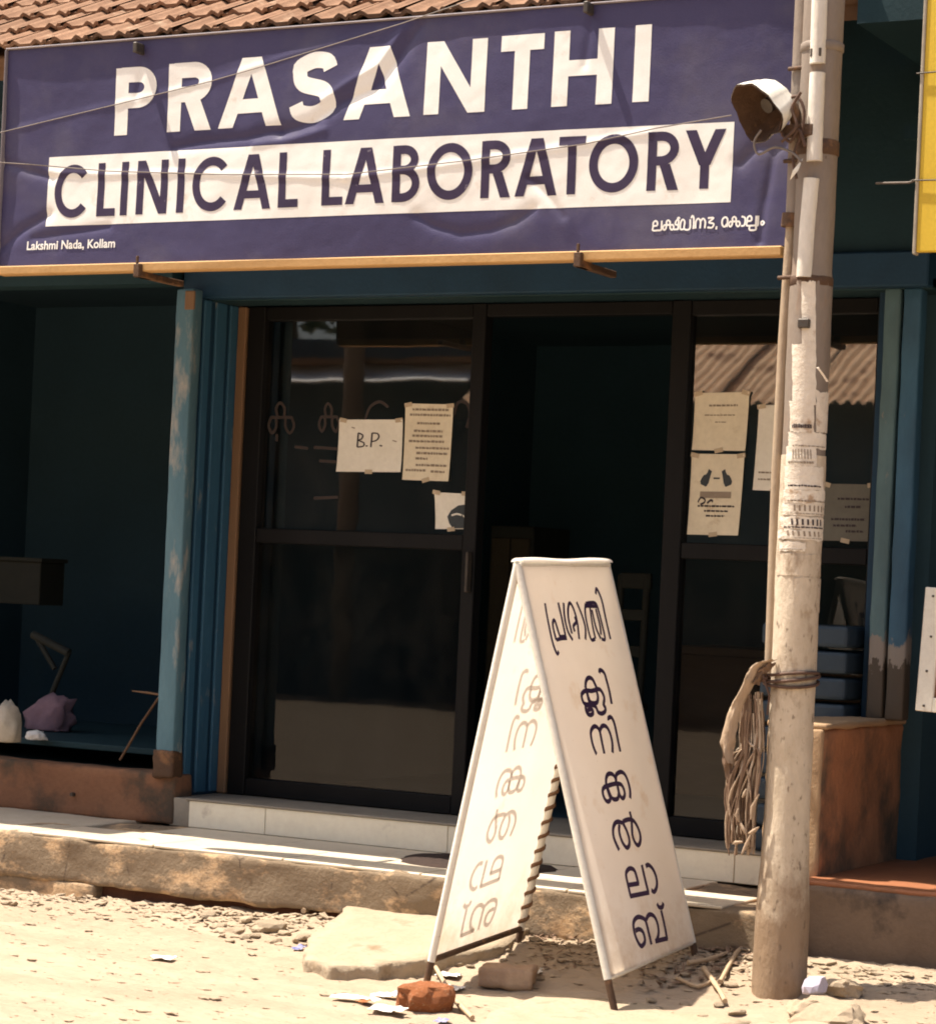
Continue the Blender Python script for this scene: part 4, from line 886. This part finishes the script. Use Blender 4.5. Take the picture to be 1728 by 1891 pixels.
for k in range(7):
    c = Py(1358+rr.random()*40, 1455+rr.random()*110, -1.56); d0 = V((rr.gauss(0, .012), 0, rr.gauss(-.02, .012)))
    MB().tube([c-d0, c+V((rr.gauss(0, .004), -.004, 0)), c+d0], [.002, .007, .003], 6).build('husk_scrap', m_palm, bd)

# overhead service wires in front of the sign
tag(MB().tube([Py(1350, 213, -1.5)]+[Py(u, v, -1.40) for u, v in ((1214, 236), (1079, 266), (864, 296), (640, 322), (400, 322), (200, 316), (60, 304), (-60, 296))], .0022, 5).build('service_wire', m_wire), 'slack thin wire from lamp hood across the Clinical Laboratory line', 'wire')
tag(MB().tube([Py(u, v, -1.42) for u, v in ((-60, 262), (0, 245), (215, 193), (390, 150), (480, 124), (740, 44), (900, -10))], .0020, 5).build('service_wire', m_wire), 'taut thin wire rising to the right across the Prasanthi letters', 'wire')

# ------------------------------------------------------------------ doormat
dm = MB()
def matf(i, j):
    a = 2*math.pi*i; r = j; wob = 1+.04*math.sin(5*a)+.05*fbm(math.cos(a), math.sin(a), 0, 2, 1.5)
    return V((.45+.335*r*wob*math.cos(a), -.655+.25*r*wob*math.sin(a), LEDGE_Z+.006+.016*(1-r**6)+.006*fbm(r*3*math.cos(a), r*3*math.sin(a), 0, 3, 2)-(.006 if r > .98 else 0)))
dm.grid(matf, 48, 10); tag(dm.build('doormat', m_mat), 'dark brown oval coir doormat on the ledge behind the A-board', 'doormat')

# ------------------------------------------------------------------ rubble, slabs and litter
def rock(seed, sub=2, cuts=5):
    bm = bmesh.new(); bmesh.ops.create_icosphere(bm, subdivisions=sub, radius=1); r = random.Random(seed)
    pl_ = [(V((r.uniform(-1, 1), r.uniform(-1, 1), r.uniform(-1, 1))).normalized(), r.uniform(.55, .8)) for _ in range(cuts)]+[(V((0, 0, 1)), .6), (V((0, 0, -1)), .6)]
    for v in bm.verts:
        for n, d_ in pl_:
            k = v.co.dot(n)-d_
            if k > 0: v.co -= n*k
        v.co *= 1+.09*mn.noise(v.co*3+V((seed, 0, 0)))+(.16*mn.noise(v.co*5)+.08*mn.noise(v.co*11) if sub > 2 else 0)
    me = bpy.data.meshes.new('rubble_stone'); bm.to_mesh(me); bm.free(); me.materials.append(m_stone); return me
ROCKS = [rock(s_) for s_ in range(7)]
CLAY = rock(31, 3, 3)
def stone(u, v, su, sv=.5, zoff=.0, rz=None, name='rubble_stone', mat=None, me0=None, **kw):
    # rest it on the ground where the photograph shows its foot
    z = .17
    for _ in range(8):
        p = Pz(u, v, z); z = gz(p.x, min(p.y, LEDGE_Y))
    wd = su/2/500
    me = me0 or ROCKS[random.randrange(7)]
    if mat: me = me.copy(); me.materials.clear(); me.materials.append(mat)
    Mx = Matrix.Translation((p.x, min(p.y, LEDGE_Y-wd*.5), z+gdisp(p.x, p.y)+wd*sv*.42+zoff)) @ Matrix.Rotation(random.uniform(0, 6) if rz is None else rz, 4, 'Z') @ Matrix.Rotation(random.uniform(-.25, .25), 4, 'X') @ Matrix.Diagonal((wd*1.25, wd, wd*sv, 1))
    return inst(name, me, Mx, **kw)
for u, v, su in ((14, 1666, 22), (55, 1668, 14), (90, 1676, 12), (385, 1690, 26), (408, 1706, 16), (432, 1716, 30), (458, 1700, 22), (470, 1728, 20), (488, 1714, 34), (505, 1738, 26), (528, 1718, 22), (452, 1738, 18), (425, 1742, 14), (545, 1758, 12), (575, 1762, 12), (600, 1765, 10), (705, 1778, 14), (735, 1780, 12), (750, 1778, 10), (630, 1752, 22), (660, 1758, 18), (690, 1762, 26), (720, 1760, 16), (760, 1764, 24), (800, 1766, 16), (560, 1728, 24), (578, 1748, 20), (610, 1760, 16)):
    lb, gr = ('small rubble stone below the brown stall wall at left', 'stones below the stall wall') if u < 120 else (('pale flaky stone in the rubble patch left of the broken slab', 'rubble patch left of the slab') if u < 556 and v < 1745 else ('small broken piece along the front edge of the broken slab', 'pieces broken off the slab front'))
    stone(u, v, su*1.25, .55, label=lb, cat='stone', group=gr)
SG2 = 'stones around the folding sign board legs'
for u, v, su in ((990, 1742, 26), (1008, 1752, 16), (975, 1732, 18), (900, 1764, 20), (870, 1758, 14), (930, 1752, 16), (850, 1772, 16), (1000, 1770, 14), (1265, 1800, 18), (1240, 1806, 12), (1300, 1812, 16), (1330, 1805, 20), (1222, 1800, 10)):
    stone(u, v, su, .6, label='small earthy stone on the ground near the A-board legs', cat='stone', group=SG2)
stone(636, 1768, 34, 1.1, rz=.4, label='upright wedge shaped stone in front of the broken slab', cat='stone')
stone(508, 1712, 60, .5, rz=.2, label='large flat broken cement lump at the left end of the slab', cat='stone')
stone(780, 1862, 84, .9, rz=.3, name='laterite_lump', mat=m_clay, me0=CLAY, label='orange laterite lump under the front left A-board foot', cat='stone')
for u, v, su, sv, lb in ((1492, 1846, 170, .40, 'largest pale flat stone lying at the right of the pole foot'), (1532, 1824, 140, .6, 'tilted oblong pale stone behind the flat stone by the pole'), (1558, 1806, 66, .8, 'small upright pale stone below the dark plinth'), (1490, 1820, 76, .9, 'grey rounded stone touching the pole foot')):
    stone(u, v, su*.85, sv, me0=rock(50+u, 3, 7), label=lb, cat='stone')
stone(1502, 1812, 40, 1.2, rz=1, zoff=.045, name='lavender_scrap', mat=m_lilac, label='pale lavender scrap on the stones right of the pole', cat='litter')
# half bricks
def brick(u, v, rz, lb, zoff=0):
    p = Pz(u, v, .17); z = gz(p.x, p.y)
    t = MB(); t.rough(-.1, .09, -.055, .055, 0, .07, .018, .013, 13, .014, u*.1); o = t.build('brick', m_brick)
    o.matrix_basis = Matrix.Translation((p.x, p.y, z-.005+zoff)) @ Matrix.Rotation(rz, 4, 'Z'); return tag(o, lb, 'brick')
brick(938, 1803, .35, 'worn brick lying under the back left A-board foot')
# broken slabs: outline in the photograph, on the ground, given real thickness
def slab(name, px, z, th, mat, lb, slope=0.):
    P = [Pz(u, v, z) for u, v in px]; bm = bmesh.new()
    vs_ = [bm.verts.new((p.x, p.y, z)) for p in P]; f = bm.faces.new(vs_)
    r = bmesh.ops.extrude_face_region(bm, geom=[f]); 
    for e in r['geom']:
        if isinstance(e, bmesh.types.BMVert): e.co.z -= th
    for _ in range(2):
        bmesh.ops.triangulate(bm, faces=bm.faces[:]); bmesh.ops.subdivide_edges(bm, edges=[e for e in bm.edges if e.calc_length() > .04], cuts=2)
    bmesh.ops.triangulate(bm, faces=bm.faces[:]); bmesh.ops.recalc_face_normals(bm, faces=bm.faces[:])
    for v in bm.verts:
        v.co.z += slope*(v.co.y+1.3)+.009*fbm(v.co.x, v.co.y, 0, 5, 7); v.co.x += .018*fbm(v.co.x, v.co.y, 4, 4, 11); v.co.y += .022*fbm(v.co.x, v.co.y, 9, 4, 11)
    return tag(MB().bm(bm, True).build(name, mat), lb, 'slab')
slab('broken_slab', [(690, 1662), (860, 1668), (1015, 1684), (1000, 1716), (940, 1740), (820, 1748), (700, 1752), (610, 1748), (562, 1738), (572, 1712), (630, 1690)], .232, .10, m_slab, 'broken pale concrete slab sloping from the ledge behind the A-board', .11)
slab('paving_slab', [(905, 1872), (1000, 1836), (1075, 1838), (1200, 1852), (1375, 1840), (1440, 1850), (1400, 1885), (1250, 1912), (1050, 1925), (870, 1912)], .135, .04, m_slab, 'flat pale slab in the foreground under the front right leg')
# sticks, roots, litter
def gpt(u, v, h=.012):
    z = .15
    for _ in range(8): p = Pz(u, v, z); z = gz(p.x, p.y)
    return V((p.x, p.y, z+gdisp(p.x, p.y)+h))
SK = 'dry sticks under the right panel'
for pts, r, lb in ((((800, 1792), (835, 1850), (872, 1886)), .008, 'pale split stick lying beside the orange laterite lump'), (((1270, 1775), (1320, 1772), (1372, 1752)), .008, 'long pale root on the ground left of the pole foot'), (((1300, 1780), (1328, 1796), (1340, 1806)), .009, 'short thick broken root left of the pole'), (((1330, 1790), (1360, 1765), (1378, 1758)), .008, 'thin twig leaning on the pole foot'), (((1250, 1782), (1290, 1790), (1320, 1786)), .006, 'thin dry twig beneath the right panel'), (((560, 1690), (600, 1676), (625, 1672)), .012, 'cement coated root along the ledge left of the slab')):
    P = crom([tuple(gpt(u, v, r+.01)) for u, v in pts], .03); tag(MB().tube(P, [r*(1+.3*fbm(i*.4, r*90, 0, 2, 2)) for i in range(len(P))], 6).build('stick', m_stick), lb, 'stick')
def scrap(u, v, su, sv, lb, mat=m_litter, seed=0):
    c = gpt(u, v, .006); rz = random.Random(seed).uniform(0, 3)
    def f(i, j):
        x, y = (i-.5)*su/500, (j-.5)*sv/150
        x += .1*su/500*fbm(i*2, j*2, seed, 2, 2); return c+V((x*math.cos(.2)-y*math.sin(.2), x*math.sin(.2)+y*math.cos(.2), .004+.012*abs(fbm(i*1.5, j*1.5, seed, 3, 1.6))))
    return tag(MB().grid(f, 8, 6).build('paper_scrap', mat), lb, 'litter')
for k, a_ in enumerate(((300, 1776, 46, 10, 'white paper scrap lying alone on the bare dirt'), (712, 1844, 38, 14, 'white square scrap left of the laterite lump'), (655, 1852, 80, 8, 'long white paper strip on the dirt by the laterite lump'), (715, 1872, 56, 14, 'crumpled white scrap in front of the laterite lump'), (835, 1832, 34, 12, 'white scrap behind the split stick'), (828, 1808, 40, 9, 'pale torn wrapper behind the front left leg'), (995, 1766, 12, 20, 'tiny white scrap behind the worn brick'))):
    scrap(*a_, seed=k, mat=m_litter)
scrap(553, 1752, 18, 12, 'blue and white wrapper at the foot of the slab', m_bluelit, 21)
scrap(815, 1888, 20, 10, 'small blue scrap at the bottom edge', m_bluelit, 22)
scrap(672, 1858, 20, 8, 'rusty orange leaf beside the long paper strip', m_clay, 23)
for u, v, su in ((1185, 1810, 14), (1205, 1795, 20), (1350, 1790, 22), (1362, 1812, 26), (1338, 1822, 16), (1395, 1830, 18)):
    stone(u, v, su, .6, label='earthy broken lump in the shade between A-board and pole', cat='stone', group='lumps of earth by the pole foot')
# fine gravel: nobody could count it
gv = MB(); rr = random.Random(11); ico = bmesh.new(); bmesh.ops.create_icosphere(ico, subdivisions=1, radius=1)
iv = [v.co.copy() for v in ico.verts]; ifc = [[v.index for v in f.verts] for f in ico.faces]; ico.free()
for k in range(5200):
    near = rr.random() < .45
    x = rr.uniform(-1.8, 2.6); y = LEDGE_Y-.02-(abs(rr.gauss(0, .2)) if near else rr.random()**.8*2.9)
    s_ = (rr.random()**4)*.016+.003; j_ = rr.gauss(0, .5); ca, sa = math.cos(j_), math.sin(j_)
    z = gz(x, y)+gdisp(x, y)
    A = [1+.5*(rr.random()-.5) for _ in iv]
    gv.add([(x+(p.x*ca-p.y*sa*.7)*s_*1.6*a, y+(p.x*sa+p.y*ca*.7)*s_*a, z+(p.z*.30+.08)*s_*a) for p, a in zip(iv, A)], ifc)
for k in range(900):   # larger flakes of broken plaster along the ledge
    c = rr.choice(((-1.2, .45), (-.25, .28), (.0, .2), (.55, .35), (1.35, .3), (1.9, .35)))
    x = rr.gauss(c[0], c[1]); y = LEDGE_Y-.03-abs(rr.gauss(0, .13)); s_ = rr.uniform(.008, .022); j_ = rr.gauss(0, .7); ca, sa = math.cos(j_), math.sin(j_)
    z = gz(x, y)+gdisp(x, y); A = [1+.6*(rr.random()-.5) for _ in iv]; tl_ = rr.gauss(0, .35)
    gv.add([(x+(p.x*ca-p.y*sa*.7)*s_*1.5*a, y+(p.x*sa+p.y*ca*.7)*s_*a, z+(p.z*.34+.12+p.x*tl_)*s_*a) for p, a in zip(iv, A)], ifc)
tag(gv.build('gravel', m_stone), kind='stuff')

lf = MB(); rr = random.Random(21)
for k in range(420):
    if rr.random() < .7: p = Pz(rr.uniform(1180, 1385), rr.uniform(1762, 1822), .18)
    else: p = Pz(rr.uniform(975, 1100), rr.uniform(1735, 1790), .19)
    yy = min(p.y, LEDGE_Y-.02); z = gz(p.x, yy)+gdisp(p.x, yy)+.004+rr.random()*.012
    a_ = V((rr.gauss(0, 1), rr.gauss(0, 1), rr.gauss(0, .35))).normalized()*rr.uniform(.008, .026); b_ = V((-a_.y, a_.x, rr.gauss(0, .006)))*.35; c = V((p.x, yy, z))
    lf.add([c-a_, c+b_, c+a_, c-b_], [(0, 1, 2), (0, 2, 3)])
tag(lf.build('dry_leaves', m_palmd), kind='stuff')

# ------------------------------------------------------------------ across the street (seen mirrored in the door glass)
hs = thing('house_across_road', 'low house with rusty sheet roof mirrored in the right glass', 'house', (-4, -16, .1))
MB().box(-8.0, 4.0, -19, -15.6, .05, 3.75).build('wall', m_farwall, hs)
rf = MB(); nn_ = 150
def rsheet(i, j):
    x = -8.3+12.6*i; return V((x+.0*j, -15.1-3.2*j, 3.55+1.75*j+0.022*math.sin(x*2*math.pi/.12+1.2*fbm(x*.7, j*2, 0, 2, 1))))
rf.grid(rsheet, 1000, 8); rf.build('roof', m_zinc, hs)
for k in range(13):   # overlapping sheet laps running up the slope
    x = -8.0+k*.92; MB().box(-.012, .012, 0, 3.6, .03, .055, M=Matrix.Translation((x, -15.1, 3.55)) @ Matrix.Rotation(math.pi, 4, 'Z') @ Matrix.Rotation(math.atan2(1.75, 3.2), 4, 'X')).build('sheet_lap', m_rust, hs)
for k in range(4): MB().box(-6.8+k*2.6, -5.8+k*2.6, -15.6, -15.56, .6, 2.6, .01).build('door', m_frame, hs)
h2 = thing('stall_across_road', 'open stall with white tin awning mirrored in the left glass', 'stall', (-11, -16, .1))
MB().box(-15.5, -8.3, -19, -16.4, .05, 4.4).build('wall', m_farwall, h2)
MB().box(0, 7.0, 0, .02, 0, .5, .0, M=Matrix.Translation((-15.4, -15.45, 3.80)) @ Matrix.Rotation(math.radians(58), 4, 'X')).build('awning', m_whitetin, h2)
MB().box(-15.5, -8.3, -16.4, -15.5, 4.02, 4.08).build('awning_roof', m_wood, h2)
for x in (-15.2, -12.6, -9.85): MB().tube([(x, -15.35, .05), (x, -15.35, 4.6)], .12, 8).build('post', m_bark, h2)
for k, (x, hh, rdd) in enumerate(((-15, 8.5, 3.0), (-10.5, 9.5, 3.2), (-6, 9, 3.2), (-1.5, 8.5, 3.0), (3.2, 9, 3.2))):
    t = thing('tree', ['broad dark tree behind the stall roof at its far end', 'tallest dark tree behind the white awning', 'dark round tree behind the middle of the sheet roof', 'shorter tree behind the right half of the sheet roof', 'dark tree past the end of the sheet roof'][k], 'tree', (x, -22, .1))
    MB().tube([(x, -22, 0), (x+.2, -22, 2.5), (x-.1, -22.1, hh*.75)], [.28, .2, .08], 8).build('trunk', m_bark, t)
    mb = MB(); r2 = random.Random(k)
    cl = [V((x+r2.gauss(0, rdd*.5), -22+r2.gauss(0, 1.0), hh*.55+r2.gauss(0, hh*.2))) for _ in range(26)]
    for q in range(2600):
        c = cl[r2.randrange(26)]+V((r2.gauss(0, .55), r2.gauss(0, .5), r2.gauss(0, .5)))
        u_ = V((r2.gauss(0, 1), r2.gauss(0, 1), r2.gauss(0, 1))).normalized(); w_ = u_.orthogonal().normalized()
        mb.add([c-u_*.17, c+w_*.09, c+u_*.17, c-w_*.09], [(0, 1, 2, 3)])
    mb.build('crown', m_leaf, t)
